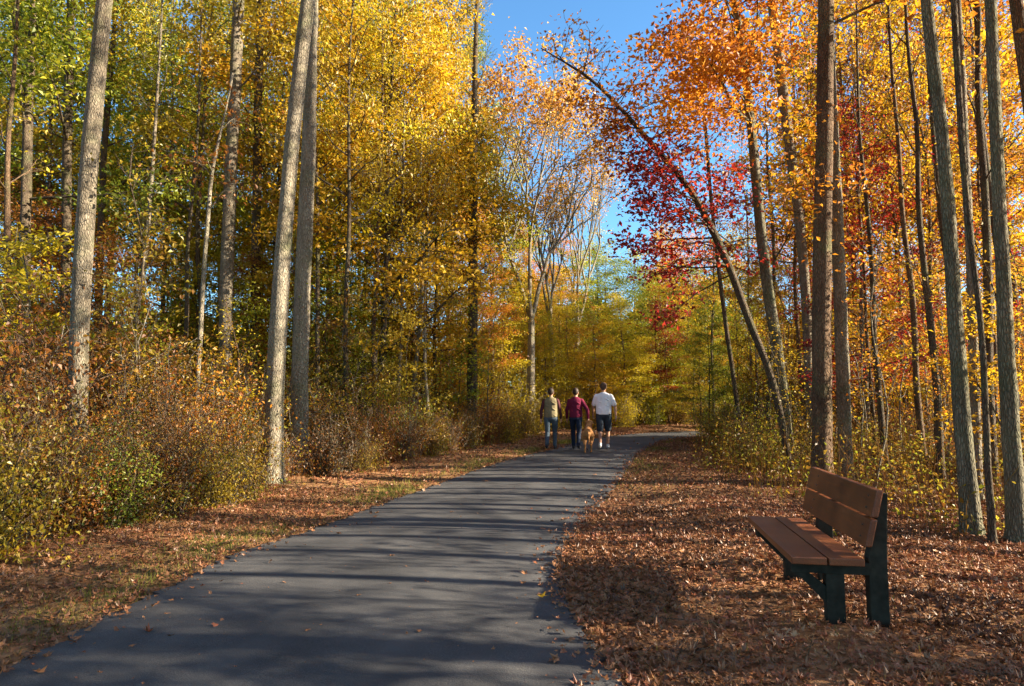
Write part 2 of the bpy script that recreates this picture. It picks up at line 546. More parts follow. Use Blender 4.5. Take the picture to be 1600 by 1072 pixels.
# grass tufts in the verge
G = Geo()
m, nt, out = new_mat('grass_blades')
at = nt.nodes.new('ShaderNodeAttribute'); at.attribute_name = 'v'
r_ = ramp(nt, [(.05, .085, .014), (.11, .14, .02), (.24, .21, .05), (.42, .30, .10)]); nt.links.new(at.outputs['Fac'], r_.inputs[0])
d_ = nt.nodes.new('ShaderNodeBsdfDiffuse'); t2 = nt.nodes.new('ShaderNodeBsdfTranslucent'); mx = nt.nodes.new('ShaderNodeMixShader'); mx.inputs[0].default_value = .35
nt.links.new(r_.outputs[0], d_.inputs[0]); nt.links.new(r_.outputs[0], t2.inputs[0]); nt.links.new(d_.outputs[0], mx.inputs[1]); nt.links.new(t2.outputs[0], mx.inputs[2]); nt.links.new(mx.outputs[0], out.inputs[0])
MAT_GRASS = m
for (n, x0, x1, y0, y1, hh, ww) in [(60000, -5, -1.5, 2.8, 11, .055, .006), (50000, -2.5, 3, 10, 24, .07, .012), (50000, 1.2, 8, 9, 26, .07, .012), (14000, .4, 5, 2.8, 9, .05, .006)]:
    x, y = scatter(n, x0, x1, y0, y1)
    d, s = path_d(x, y)
    g = grass_mask(x, y, d, s) + .06
    k = (d > .02) & (rs.random(n) < g)
    x, y = x[k], y[k]
    b = np.stack([x, y, height(x, y)], 1)
    n_ = len(x)
    az = rs.uniform(0, 6.28, n_); w = np.stack([np.cos(az), np.sin(az), 0 * az], 1) * ww * .5
    tip = b + np.stack([rs.normal(0, .35, n_) * hh, rs.normal(0, .35, n_) * hh, rs.uniform(.4, 1.2, n_) * hh], 1)
    V = np.stack([b - w, b + w, tip], 1).reshape(-1, 3)
    G.add(V, np.arange(3 * n_).reshape(n_, 3), rs.random(n_))
tag(link('grass', G.mesh('grass', MAT_GRASS)), kind='stuff', label='short green grass along the edge of the path')

# a few leaves lying on the asphalt
lone = [(846, 933, .105, 'gold', 'yellow fallen leaf lying alone on the dark asphalt near the bench shadow'),
        (820, 898, .08, 'litter', 'small brown leaf on the asphalt in the shadow of the bench back'),
        (818, 912, .085, 'litter', 'curled rust leaf lying behind the yellow leaf on the asphalt'),
        (862, 926, .06, 'litter', 'tiny brown leaf between the yellow leaf and the path edge')]
rest = [(760, 752, .1), (612, 868, .07), (742, 724, .12), (858, 864, .09), (706, 800, .07), (560, 930, .05), (930, 742, .12), (815, 868, .07),
        (480, 985, .055), (205, 1010, .06), (190, 960, .07), (268, 938, .06), (655, 986, .05), (880, 1010, .06), (900, 780, .09), (700, 742, .1)]
for (px, py, s_, mt, lb) in lone:
    q = ground_pt(px, py, .03)
    V, Fq = lobed(np.array([[0, 0, 0.01]]), np.array([s_]), rs, N=np.array([[0, -.25, 1.]]), curl=.2)
    o = link('fallen_leaf', np_mesh('fallen_leaf', V, Fq, np.full(10, .55)), None, LM[mt]); o.location = q
    tag(o, lb, 'leaf', 'single leaves on the asphalt')
me = None
WH = ['in the path centre well before the walkers', 'in the path centre, slightly paler strip beside it', 'close behind the walker in khaki', 'just above the bench shadow corner', 'halfway to the walkers in a lit streak',
      'in the open middle of the near path', 'beside the verge edge before the man in white', 'at the corner of the bench shadow', 'in the shaded lower path, well out from the verge',
      'in the bottom corner of the path', 'just inside the grassy verge edge', 'one step in from the grassy verge', 'lower middle of the path in dark shade', 'below the bench shadow near the litter edge',
      'on the path edge across from the bench top', 'between the twin trunks row and the walkers']
for (px, py, s_), wh in zip(rest, WH):
    if me is None:
        V, Fq = lobed(np.array([[0, 0, 0.1]]), np.array([1.]), rs, N=np.array([[0, -.25, 1.]]), curl=.15)
        me = np_mesh('fallen_leaf', V, Fq, np.full(10, .5), False, LM['litter'])
    o = link('fallen_leaf', me); q = ground_pt(px, py, .03); o.location = q; o.scale = (s_,) * 3; o.rotation_euler = (0, 0, random.uniform(0, 6))
    tag(o, 'small brown dry leaf ' + wh, 'leaf', 'single leaves on the asphalt')

# ------------------------------------------------------------------ park bench
def plank_mat():
    m, nt, out = new_mat('brown_plank')
    n1 = tex(nt, 'Noise', 34, 5, .7, stretch=(3, .10, 3)); n2 = tex(nt, 'Noise', 2.5, 3)
    f = math_node(nt, 'MULTIPLY_ADD', n2.outputs['Fac'], .6, math_node(nt, 'MULTIPLY', n1.outputs['Fac'], .5))
    r = ramp(nt, [(.050, .015, .008), (.165, .050, .018), (.28, .094, .030)], [.34, .54, .74]); nt.links.new(f, r.inputs[0])
    p = nt.nodes.new('ShaderNodeBsdfPrincipled'); p.inputs['Specular IOR Level'].default_value = .4
    rr = math_node(nt, 'MULTIPLY_ADD', n1.outputs['Fac'], .3, .28); nt.links.new(rr, p.inputs['Roughness'])
    b = nt.nodes.new('ShaderNodeBump'); b.inputs['Strength'].default_value = .25; b.inputs['Distance'].default_value = .004
    nt.links.new(n1.outputs['Fac'], b.inputs['Height']); nt.links.new(b.outputs[0], p.inputs['Normal'])
    nt.links.new(r.outputs[0], p.inputs['Base Color']); nt.links.new(p.outputs[0], out.inputs[0])
    return m


def plain(name, col, rough=.8, nscale=20, var=.35, spec=.3, bump=.0, metallic=0):
    m, nt, out = new_mat(name)
    n1 = tex(nt, 'Noise', nscale, 3, .6)
    r = ramp(nt, [tuple(c * (1 - var) for c in col), tuple(min(1, c * (1 + var)) for c in col)], [.3, .7]); nt.links.new(n1.outputs['Fac'], r.inputs[0])
    p = nt.nodes.new('ShaderNodeBsdfPrincipled'); p.inputs['Roughness'].default_value = rough
    p.inputs['Specular IOR Level'].default_value = spec; p.inputs['Metallic'].default_value = metallic
    nt.links.new(r.outputs[0], p.inputs['Base Color']); nt.links.new(p.outputs[0], out.inputs[0])
    if bump:
        b = nt.nodes.new('ShaderNodeBump'); b.inputs['Strength'].default_value = .5; b.inputs['Distance'].default_value = bump
        nt.links.new(n1.outputs['Fac'], b.inputs['Height']); nt.links.new(b.outputs[0], p.inputs['Normal'])
    return m


import bmesh


def box_mesh(name, x, y, z, bevel=.006, xf=None, taper=None):
    bm = bmesh.new()
    bmesh.ops.create_cube(bm, size=1)
    mid = z[1] if len(z) == 3 else None
    z = (z[0], z[-1])
    for v in bm.verts:
        v.co = Vector(((x[0] + x[1]) / 2 + v.co.x * (x[1] - x[0]), (y[0] + y[1]) / 2 + v.co.y * (y[1] - y[0]), (z[0] + z[1]) / 2 + v.co.z * (z[1] - z[0])))
    if bevel: bmesh.ops.bevel(bm, geom=list(bm.edges), offset=bevel, segments=2, affect='EDGES', profile=.6)
    if mid is not None: bmesh.ops.bisect_plane(bm, geom=list(bm.verts) + list(bm.edges) + list(bm.faces), plane_co=(0, 0, mid), plane_no=(0, 0, 1))
    if xf:
        for v in bm.verts: v.co = Vector(xf(*v.co))
    me = bpy.data.meshes.new(name); bm.to_mesh(me); bm.free()
    return me


WOOD = plank_mat()
POST = plain('dark_green_post', (.026, .026, .019), .8, 14, .4, .12, .002)
B0 = ground_pt(1237, 870, .452); B1 = ground_pt(1168, 806, .452)
bang = math.atan2(-(B1[0] - B0[0]), B1[1] - B0[1])
BL = float(np.hypot(*(B1 - B0)[:2]))           # bench length along its own y
bench = thing('park_bench', 'brown plank park bench on dark green posts beside the path', 'bench', (float(B0[0]), float(B0[1]), 0), bang)
# local: x to the back (away from the path), y along the bench, z up
SD = .425
LEAN = .235
def wedge(x, y, z):
    q = max(0, z - .44)
    return (x + q * (LEAN if x < bx0 + .10 else .05), y, z)
def lean(x, y, z, z0=.50): return (x + max(0, z - z0) * LEAN, y, z)
link('seat_plank', box_mesh('seat_plank', (0, .207), (0, BL), (.408, .452), .006), bench, WOOD)
link('seat_plank', box_mesh('seat_plank', (.219, SD), (.0, BL), (.408, .452), .006), bench, WOOD)
bx0 = SD + .010
link('back_plank', box_mesh('back_plank', (bx0, bx0 + .042), (.03, BL + .02), (.700, .868), .008, lambda x, y, z: lean(x, y, z)), bench, WOOD)
link('back_plank', box_mesh('back_plank', (bx0, bx0 + .042), (.03, BL + .02), (.520, .688), .008, lambda x, y, z: lean(x, y, z)), bench, WOOD)
for (y0, y1, dxl) in ((.10, .175, 0), (BL - .27, BL - .195, .02)):
    link('front_leg', box_mesh('front_leg', (.225, .335), (y0, y1), (-.12, .335), .004), bench, POST)
    link('seat_bearer', box_mesh('seat_bearer', (.022, bx0 + .052), (y0 - .008, y1 + .008), (.335, .406), .004), bench, POST)
    link('back_post', box_mesh('back_post', (bx0 + .045, bx0 + .045 + .108), (y0 - .003, y1 + .003), (-.12, .44, .84), .004, wedge), bench, POST)
    bm = bmesh.new()
    ya, yb = y0 + .01, y1 - .01
    prof = [(.045, .334), (.125, .334), (.224, .255), (.224, .150)]
    for yy in (ya, yb):
        for (xx, zz) in prof: bm.verts.new((xx, yy, zz))
    bm.verts.ensure_lookup_table()
    v = bm.verts
    bm.faces.new([v[0], v[1], v[2], v[3]]); bm.faces.new([v[7], v[6], v[5], v[4]])
    for i in range(4): j = (i + 1) % 4; bm.faces.new([v[i], v[i + 4], v[j + 4], v[j]])
    bmesh.ops.recalc_face_normals(bm, faces=bm.faces)
    me = bpy.data.meshes.new('brace'); bm.to_mesh(me); bm.free()
    link('brace', me, bench, POST)
# carriage bolts in the back planks
bolt_m = plain('dull_bolt', (.10, .085, .07), .5, 30, .2, .5, 0, .8)
for yy in (.137, BL - .232):
    for zz in (.57, .64, .75, .82):
        bm = bmesh.new()
        bmesh.ops.create_uvsphere(bm, u_segments=10, v_segments=6, radius=.0055)
        me = bpy.data.meshes.new('bolt'); bm.to_mesh(me); bm.free()
        o = link('bolt', me, bench, bolt_m); o.location = (bx0 - .001 + max(0, zz - .5) * LEAN, yy, zz)

# ------------------------------------------------------------------ people and dog
def ring_loft(rings, sides=14, cap=True):
    """rings: (cx,cy,cz, rx, ry, [tilt]) horizontal ellipses stacked; closed mesh"""
    V = []
    th = np.linspace(0, 2 * np.pi, sides, endpoint=False)
    for r in rings:
        cx, cy, cz, rx, ry = r[:5]
        V.append(np.stack([cx + rx * np.cos(th), cy + ry * np.sin(th), np.full(sides, cz)], 1))
    n = len(rings); V = np.concatenate(V)
    i = np.arange(n - 1)[:, None] * sides; j = np.arange(sides)[None, :]; j2 = (j + 1) % sides
    Fq = np.stack([i + j, i + j2, i + sides + j2, i + sides + j], -1).reshape(-1, 4)
    b = len(V)
    V = np.vstack([V, np.mean(V[:sides], 0) , np.mean(V[-sides:], 0)])
    jj = np.arange(sides); jj2 = (jj + 1) % sides
    T = np.vstack([np.stack([jj2, jj, np.full(sides, b)], 1), np.stack([(n - 1) * sides + jj, (n - 1) * sides + jj2, np.full(sides, b + 1)], 1)])
    return V, Fq, T


def limb(P, R, sides=12):
    """tapered tube with rounded ends along any direction"""
    P = np.asarray(P, float); R = list(R)
    # resample with round caps
    d0 = unit(P[0] - P[1]); d1 = unit(P[-1] - P[-2])
    PP = [P[0] + d0 * R[0] * .95, P[0] + d0 * R[0] * .6] + list(P) + [P[-1] + d1 * R[-1] * .6, P[-1] + d1 * R[-1] * .95]
    RR = [R[0] * .25, R[0] * .78] + R + [R[-1] * .78, R[-1] * .25]
    V, Fq = tube(PP, RR, sides)
    n = len(PP); b = len(V)
    V = np.vstack([V, PP[0] + d0 * R[0] * .05, PP[-1] + d1 * R[-1] * .05])
    jj = np.arange(sides); jj2 = (jj + 1) % sides
    T = np.vstack([np.stack([jj2, jj, np.full(sides, b)], 1), np.stack([(n - 1) * sides + jj, (n - 1) * sides + jj2, np.full(sides, b + 1)], 1)])
    return V, Fq, T


def fuse(name, pieces, voxel, mat, smooth=6, parent=None):
    g = Geo()
    for V, Fq, T in pieces: g.add(V, Fq); b = g.n - len(V); g.F.setdefault(3, []).append(T + b); g.A.setdefault(3, []).append(np.full(len(T), .5))
    me = g.mesh(name)
    bm = bmesh.new(); bm.from_mesh(me); bmesh.ops.recalc_face_normals(bm, faces=bm.faces); bm.to_mesh(me); bm.free()
    o = bpy.data.objects.new(name, me); COL.objects.link(o)
    r = o.modifiers.new('r', 'REMESH'); r.mode = 'VOXEL'; r.voxel_size = voxel
    s = o.modifiers.new('s', 'SMOOTH'); s.iterations = smooth; s.factor = .5
    dg = bpy.context.evaluated_depsgraph_get()
    me2 = bpy.data.meshes.new_from_object(o.evaluated_get(dg))
    o.modifiers.clear(); o.data = me2; me2.name = name
    bpy.data.meshes.remove(me)
    me2.polygons.foreach_set('use_smooth', np.ones(len(me2.polygons), bool))
    me2.materials.clear(); me2.materials.append(mat)
    if parent is not None: o.parent = parent
    return o


SKIN = plain('skin', (.50, .27, .17), .55, 8, .12, .35)
HAIR = plain('dark_hair', (.035, .02, .012), .6, 60, .5, .3)
HAIRG = plain('greying_short_hair', (.10, .06, .04), .7, 60, .5, .3)


def person(label, loc, Ht, yaw, build, top, bottom, hair, stride, arms, shorts=False, sleeve='long', shoe=None, sole=None, two_tone=None):
    """walks along its own +y; stride>0 puts the right foot forward"""
    k = Ht / 1.75
    root = thing('person', label, 'person', loc, yaw, 'walkers on the path')
    bw = build
    hipz, kneez, ankz = .90, .48, .085
    legs = []
    for sgn in (-1, 1):
        st = stride * sgn
        hip = np.array([.092 * bw * sgn, 0, hipz])
        if st >= 0:   # forward leg: heel touching
            ank = np.array([.085 * sgn * bw, .20 * st, ankz]); knee = np.array([.092 * sgn * bw, .14 * st + .03, kneez + .005])
            toe = ank + np.array([.02 * sgn, .17, -.035])
        else:         # trailing leg: heel raised
            ank = np.array([.088 * sgn * bw, .22 * st, ankz + .055 * abs(st)]); knee = np.array([.092 * sgn * bw, .05 * st + .02, kneez - .01])
            toe = ank + np.array([.02 * sgn, .15, -.085])
        legs.append((hip, knee, ank, toe))
    sh = []
    for sgn, (sw, out, bend) in zip((-1, 1), arms):
        s = np.array([.170 * bw * sgn, 0, 1.395])
        e = s + np.array([(.065 + out) * sgn, .20 * sw - .02, -.265])
        w = e + np.array([.015 * sgn, .20 * sw + .06 + bend, -.245 + .3 * max(0, bend)])
        sh.append((s, e, w))
    P = []
    # torso, neck and head
    P.append(ring_loft([(0, 0, .84, .10 * bw, .085), (0, 0, .90, .158 * bw, .105), (0, -.01, .98, .160 * bw, .115), (0, 0, 1.08, .145 * bw, .10),
                        (0, 0, 1.20, .155 * bw, .105), (0, 0, 1.32, .172 * bw, .11), (0, 0, 1.41, .165 * bw, .095), (0, -.005, 1.46, .11, .075), (0, 0, 1.49, .06, .058)]))
    P.append(limb([(0, 0, 1.44), (0, .012, 1.53), (0, .02, 1.57)], [.062, .054, .055]))
    P.append(ring_loft([(0, .035, 1.515, .035, .04), (0, .035, 1.535, .052, .066), (0, .028, 1.575, .066, .083), (0, .02, 1.63, .075, .095),
                        (0, .015, 1.68, .076, .097), (0, .01, 1.72, .064, .083), (0, .01, 1.742, .040, .052), (0, .01, 1.75, .014, .018)], 18))
    P.append(limb([(0, .118, 1.635), (0, .128, 1.605)], [.009, .013], 8))                 # nose
    P.append(limb([(-.018, .106, 1.572), (0, .111, 1.572), (.018, .106, 1.572)], [.006, .008, .006], 8))   # lips
    P.append(limb([(-.03, .100, 1.665), (.03, .100, 1.665)], [.010, .010], 8))            # brow
    for sgn in (-1, 1):
        P.append(limb([(.078 * sgn, .012, 1.60), (.084 * sgn, .004, 1.625), (.081 * sgn, .004, 1.645)], [.008, .014, .010], 8))   # ear
    for (hip, knee, ank, toe) in legs:
        P.append(limb([hip, hip * .5 + knee * .5, knee, knee * .65 + ank * .35 - [0, .012, 0], ank], [.088 * bw, .072 * bw, .053, .054, .036]))
        P.append(limb([ank + [0, -.045, -.045], ank * .5 + toe * .5 + [0, 0, -.02], toe], [.036, .040, .028]))
    for sgn, (s, e, w) in zip((-1, 1), sh):
        P.append(limb([s, s * .5 + e * .5, e, e * .6 + w * .4, w], [.052, .045, .037, .036, .024]))
        d = unit(w - e)
        fwd = np.array([0, 1.0, 0]); fwd = unit(fwd - d * fwd.dot(d)); sidev = np.cross(d, fwd)
        palm = w + d * .05
        P.append(limb([w + d * .01, palm, w + d * .085], [.022, .030, .027], 10))
        P.append(limb([w + d * .03 - fwd * .012, palm + fwd * 0 , w + d * .08 + fwd * .015], [.020, .024, .020], 10))
        inward = np.array([-sgn, 0, 0.])
        for q, (off, ln) in enumerate([(.028, .070), (.010, .080), (-.009, .074), (-.026, .058)]):
            b0 = w + d * .088 + fwd * off
            curl = .35 + .08 * q
            b1 = b0 + d * ln * .5 + inward * ln * .12
            b2 = b1 + (d * math.cos(curl) + inward * math.sin(curl)) * ln * .3
            b3 = b2 + (d * math.cos(curl * 2) + inward * math.sin(curl * 2)) * ln * .28
            P.append(limb([b0 - d * .02, b1, b2, b3], [.0095, .009, .0082, .007], 8))
        t0 = w + d * .035 + fwd * .024
        P.append(limb([t0, t0 + d * .028 + fwd * .022 + inward * .008, t0 + d * .058 + fwd * .026 + inward * .02], [.012, .0105, .0085], 8))
    fuse('body', [(V * k, a, b) for V, a, b in P], .0075, SKIN, 3, root)
    # shirt
    tm = plain(label.split()[0] + '_shirt_cloth', top, .9, 6, .10, .15, .004)
    Q = [ring_loft([(0, -.005, .905, .168 * bw, .128), (0, -.005, .93, .186 * bw, .142), (0, -.005, 1.02, .192 * bw, .142), (0, 0, 1.14, .190 * bw, .132), (0, 0, 1.26, .195 * bw, .130),
                    (0, 0, 1.36, .205 * bw, .126), (0, 0, 1.415, .195 * bw, .112), (0, -.005, 1.455, .150 * bw, .092), (0, -.005, 1.48, .105, .080), (0, 0, 1.495, .078, .07), (0, .004, 1.51, .066, .062)])]
    wr = [(.9, -.05, 1.16), (.35, .1, 1.09), (.2, .3, 1.2)]
    for q in range(5):                                                                      # soft folds across the back
        z = .99 + q * .085; x0 = (-1) ** q * .08
        Q.append(limb([(x0 - .07, -.118, z + .03), (x0, -.130, z), (x0 + .08, -.112, z - .045)], [.006, .010, .006], 6))
    sleeves = []
    for (s, e, w) in sh:
        if sleeve == 'long': sleeves.append(limb([s, s * .5 + e * .5, e, e * .5 + w * .5, w * .96 + e * .04], [.068, .060, .052, .046, .036]))
        else: sleeves.append(limb([s, s * .6 + e * .4, s * .22 + e * .78], [.072, .070, .066]))
    if two_tone is None:
        fuse('shirt', [(V * k, a, b) for V, a, b in Q + sleeves], .010, tm, 4, root)
    else:
        fuse('shirt', [(V * k, a, b) for V, a, b in Q], .010, tm, 4, root)
        m2 = plain('sleeve_cloth', two_tone, .9, 6, .12, .15)
        for sv in sleeves: fuse('sleeve', [(sv[0] * k, sv[1], sv[2])], .010, m2, 4, root)
    # trousers or shorts
    bmt = plain(label.split()[0] + '_leg_cloth', bottom, .85, 7, .22, .15, .003)
    Q = [ring_loft([(0, -.01, .83, .12 * bw, .10), (0, -.01, .87, .168 * bw, .125), (0, -.01, .93, .172 * bw, .128), (0, 0, .98, .166 * bw, .118), (0, 0, 1.0, .155 * bw, .11)])]
    for (hip, knee, ank, toe) in legs:
        if shorts:
            e_ = hip * .12 + knee * .88
            Q.append(limb([hip + [0, 0, .01], hip * .5 + knee * .5, e_], [.104 * bw, .094 * bw, .086 * bw]))
        else:
            Q.append(limb([hip + [0, 0, .01], hip * .5 + knee * .5, knee, knee * .5 + ank * .5 - [0, .01, 0], ank + [0, 0, .01]], [.104 * bw, .086 * bw, .068, .062, .056]))
    fuse('shorts' if shorts else 'trousers', [(V * k, a, b) for V, a, b in Q], .010, bmt, 4, root)
    for (hip, knee, ank, toe) in legs:
        s_ = fuse('shoe', [(V * k, a, b) for V, a, b in [limb([ank + [0, -.055, -.035], ank * .5 + toe * .5 + [0, -.01, -.014], toe + [0, .01, -.002]], [.042, .048, .036]),
                                                         limb([ank + [0, -.01, .012], ank + [0, 0, -.03]], [.044, .045])]], .009, shoe, 3, root)
        sl = fuse('sole', [(V * k, a, b) for V, a, b in [limb([ank + [0, -.058, -.066], ank * .5 + toe * .5 + [0, 0, -.040], toe + [0, .012, -.026]], [.022, .022, .018])]], .008, sole, 2, s_)
    # hair cap and eyes
    fuse('hair', [(V * k, a, b) for V, a, b in [ring_loft([(0, -.035, 1.565, .045, .045), (0, -.02, 1.60, .072, .080), (0, -.010, 1.64, .090, .096), (0, -.002, 1.69, .092, .104),
                 (0, 0, 1.735, .072, .086), (0, .002, 1.762, .045, .055), (0, .002, 1.772, .015, .02)], 18)]], .008, hair, 4, root)
    for sgn in (-1, 1):
        g = ring_loft([(.031 * sgn, .100, 1.64, .004, .004), (.031 * sgn, .101, 1.646, .011, .010), (.031 * sgn, .100, 1.652, .004, .004)], 8)
        fuse('eye', [(g[0] * k, g[1], g[2])], .004, EYE_M, 1, root)
    return root


EYE_M = plain('eye', (.5, .48, .45), .3, 20, .2, .5)
SHOE_D = plain('dark_shoe', (.022, .022, .028), .6, 20, .3, .4)
SHOE_W = plain('white_shoe', (.62, .60, .56), .6, 20, .12, .4)
SOLE_D = plain('black_sole', (.02, .02, .02), .8); SOLE_W = plain('pale_sole', (.6, .6, .58), .8, 20, .1)
def foot(px, py): q = ground_pt(px, py, .03); return (float(q[0]), float(q[1]), .028)
yaw = -.17
person('person in a khaki sweatshirt with maroon sleeves and worn jeans walking away', foot(861, 702), 1.68, yaw, 1.06, (.22, .18, .10), (.075, .10, .125), HAIR, 1.05,
       [(-.25, .02, 0), (.2, .02, 0)], two_tone=(.085, .028, .030), shoe=SHOE_D, sole=SOLE_D)
person('person in a maroon long sleeved top and dark jeans walking away', foot(900, 702), 1.68, yaw, 1.0, (.145, .014, .040), (.020, .028, .05), HAIR, -1.15,
       [(.3, .02, 0), (-.2, .11, 0)], shoe=SHOE_D, sole=SOLE_D)
person('person in a white T-shirt and dark shorts with bare calves walking away', foot(944, 701.5), 1.83, yaw, 1.10, (.88, .88, .90), (.035, .045, .06), HAIRG, .95,
       [(.5, .03, .05), (-.1, .05, 0)], shorts=True, sleeve='short', shoe=SHOE_W, sole=SOLE_W)


def dog(loc, yaw):
    root = thing('dog', 'tan short haired dog walking between two of the walkers', 'dog', loc, yaw)
    fur = plain('tan_fur', (.42, .20, .075), .85, 12, .25, .15, .004)
    pale = plain('pale_fur', (.62, .45, .28), .85, 12, .2, .15)
    P = []
    # trunk: rump (y=-.36) to chest (y=.30); deep chest, tucked belly
    st = [(-.40, .50, .055, .07), (-.36, .495, .10, .115), (-.26, .495, .118, .135), (-.12, .490, .110, .128), (.02, .480, .120, .150), (.16, .470, .132, .175), (.27, .475, .125, .170), (.34, .50, .095, .125), (.38, .52, .05, .07)]
    V = []; th = np.linspace(0, 2 * np.pi, 16, endpoint=False)
    for (y, z, rx, rz) in st: V.append(np.stack([rx * np.cos(th), np.full(16, y), z + rz * np.sin(th)], 1))
    V = np.concatenate(V); n = len(st)
    i = np.arange(n - 1)[:, None] * 16; j = np.arange(16)[None, :]; j2 = (j + 1) % 16
    Fq = np.stack([i + j, i + j2, i + 16 + j2, i + 16 + j], -1).reshape(-1, 4)
    b = len(V); V = np.vstack([V, [0, st[0][0], st[0][1]], [0, st[-1][0], st[-1][1]]]); jj = np.arange(16); jj2 = (jj + 1) % 16
    P.append((V, Fq, np.vstack([np.stack([jj, jj2, np.full(16, b)], 1), np.stack([(n - 1) * 16 + jj2, (n - 1) * 16 + jj, np.full(16, b + 1)], 1)])))
    P.append(limb([(0, .28, .56), (.02, .38, .66), (.04, .43, .72)], [.105, .082, .072]))
    P.append(limb([(.035, .42, .735), (.055, .48, .745)], [.078, .072]))                  # skull, turned a little
    P.append(limb([(.06, .50, .730), (.085, .60, .710)], [.048, .034]))                   # muzzle
    for sx, dy in ((-1, .06), (1, -.05)):    # front legs: elbow, wrist, paw
        P.append(limb([(.085 * sx, .24, .42), (.088 * sx, .20 + dy * .3, .33), (.080 * sx, .25 + dy, .17), (.080 * sx, .25 + dy * 1.2, .06)], [.062, .042, .028, .024]))
        P.append(limb([(.080 * sx, .25 + dy * 1.2, .032), (.080 * sx, .30 + dy * 1.2, .026)], [.029, .025]))
    for sx, dy in ((-1, -.06), (1, .06)):    # hind legs: knee forward, hock back
        P.append(limb([(.075 * sx, -.28, .46), (.09 * sx, -.22 + dy * .4, .33), (.085 * sx, -.32 + dy * .8, .235), (.08 * sx, -.37 + dy, .19), (.08 * sx, -.34 + dy, .06)], [.098, .070, .040, .029, .024]))
        P.append(limb([(.08 * sx, -.34 + dy, .032), (.08 * sx, -.285 + dy, .026)], [.029, .026]))
    P.append(limb([(0, -.38, .54), (.01, -.46, .47), (.02, -.48, .38), (.025, -.47, .28), (.02, -.50, .22)], [.034, .028, .024, .020, .010]))
    for sx in (-1, 1): P.append(limb([(.035 + .062 * sx, .42, .785), (.035 + .090 * sx, .43, .765), (.035 + .100 * sx, .44, .715)], [.020, .024, .014]))
    fuse('body', P, .0095, fur, 4, root)
    g = Geo()
    V, Fq = tube([(.075 * math.cos(a) * 1.12 + .022, .36 + .03 * math.cos(a) * 0 + .04 * math.sin(a), .655 + .083 * math.sin(a)) for a in np.linspace(0, 2 * math.pi, 25)], [.011] * 25, 6)
    g.add(V, Fq)
    link('collar', g.mesh('collar', plain('red_collar', (.25, .03, .03), .6), True), root)
    g = ring_loft([(.088, .622, .706, .006, .005), (.088, .628, .716, .016, .014), (.087, .622, .726, .008, .007)], 8)
    fuse('nose', [g], .004, SHOE_D, 1, root)
    return root


q = foot(919, 705.5)
dog(q, -.12)

# ------------------------------------------------------------------ trees
def wood_limb(W, P, R, sides): 
    V, Fq = tube(P, R, sides); W.add(V, Fq)


def grow(rs, P, R, W, L, z0, z1, n, length, el=.35, leaves=14, sig=.28, size=.11, size_v=.35, upness=1.0, taper=.75,
         droop=0.0, az0=None, az_spread=None, flat=.35, skip=0.0):
    """limbs, side shoots and leaf sprays along a trunk polyline; writes wood into W, leaves into L"""
    P = np.asarray(P); R = np.asarray(R); Z = P[:, 2]
    cen, cnt, cv, csig = [], [], [], []
    for i in range(n):
        u = (i + rs.random()) / n
        z = z0 + (z1 - z0) * u
        b = np.array([np.interp(z, Z, P[:, k]) for k in range(3)]); r = float(np.interp(z, Z, R))
        az = i * 2.4 + rs.normal(0, .4) if az0 is None else az0 + rs.normal(0, az_spread)
        ln = length * (1 - taper * u) * rs.uniform(.6, 1.2)
        e = el + rs.normal(0, .18) + .35 * u
        pts = [b]; d = np.array([math.cos(az) * math.cos(e), math.sin(az) * math.cos(e), math.sin(e)])
        ns = 6
        for k in range(ns):
            d = unit(d + rs.normal(0, .13, 3) + np.array([0, 0, .05 - droop]))
            pts.append(pts[-1] + d * ln / ns)
        pts = np.array(pts)
        r0 = min(r * .55, .009 * ln + .006)
        wood_limb(W, pts, np.linspace(r0, .005, ns + 1), 5)
        m = int(4 + ln * 3.4)
        for j in range(m):
            t = rs.uniform(.18, 1.0); q = t * ns; k = min(int(q), ns - 1)
            c = pts[k] + (pts[k + 1] - pts[k]) * (q - k)
            dd = unit(pts[k + 1] - pts[k])
            a2 = rs.choice([-1, 1]) * rs.uniform(.4, 1.15)
            s = np.array([dd[0] * math.cos(a2) - dd[1] * math.sin(a2), dd[0] * math.sin(a2) + dd[1] * math.cos(a2), dd[2] * .4 + rs.normal(0, .18) - droop])
            sl = (.3 + ln * .32 * (1.15 - t)) * rs.uniform(.7, 1.2)
            s = unit(s)
            sp = np.array([c, c + s * sl * .5 + rs.normal(0, .03, 3), c + s * sl])
            wood_limb(W, sp, [max(.0035, r0 * .3), .004, .0025], 3)
            if rs.random() < skip: continue
            v = rs.random()
            for tt in (.35, .7, 1.0):
                cen.append(c + s * sl * tt); cnt.append(leaves * rs.uniform(.5, 1.4)); cv.append(v * .6 + rs.random() * .4); csig.append(sig)
        cen.append(pts[-1]); cnt.append(leaves * 1.2); cv.append(rs.random()); csig.append(sig * 1.1)
    if not cen or leaves <= 0: return
    cen = np.array(cen); cnt = np.maximum(1, np.array(cnt)).astype(int)
    idx = np.repeat(np.arange(len(cen)), cnt)
    off = rs.normal(0, 1, (len(idx), 3)) * np.array(csig)[idx][:, None]; off[:, 2] *= flat
    off[:, 2] -= np.hypot(off[:, 0], off[:, 1]) * .18
    C = cen[idx] + off
    sz = size * rs.uniform(1 - size_v, 1 + size_v, len(C))
    V, Fq = leaf_quads(C, sz, rs, upness)
    L.add(V, Fq, np.clip(np.array(cv)[idx] * .65 + rs.random(len(C)) * .35, 0, 1))


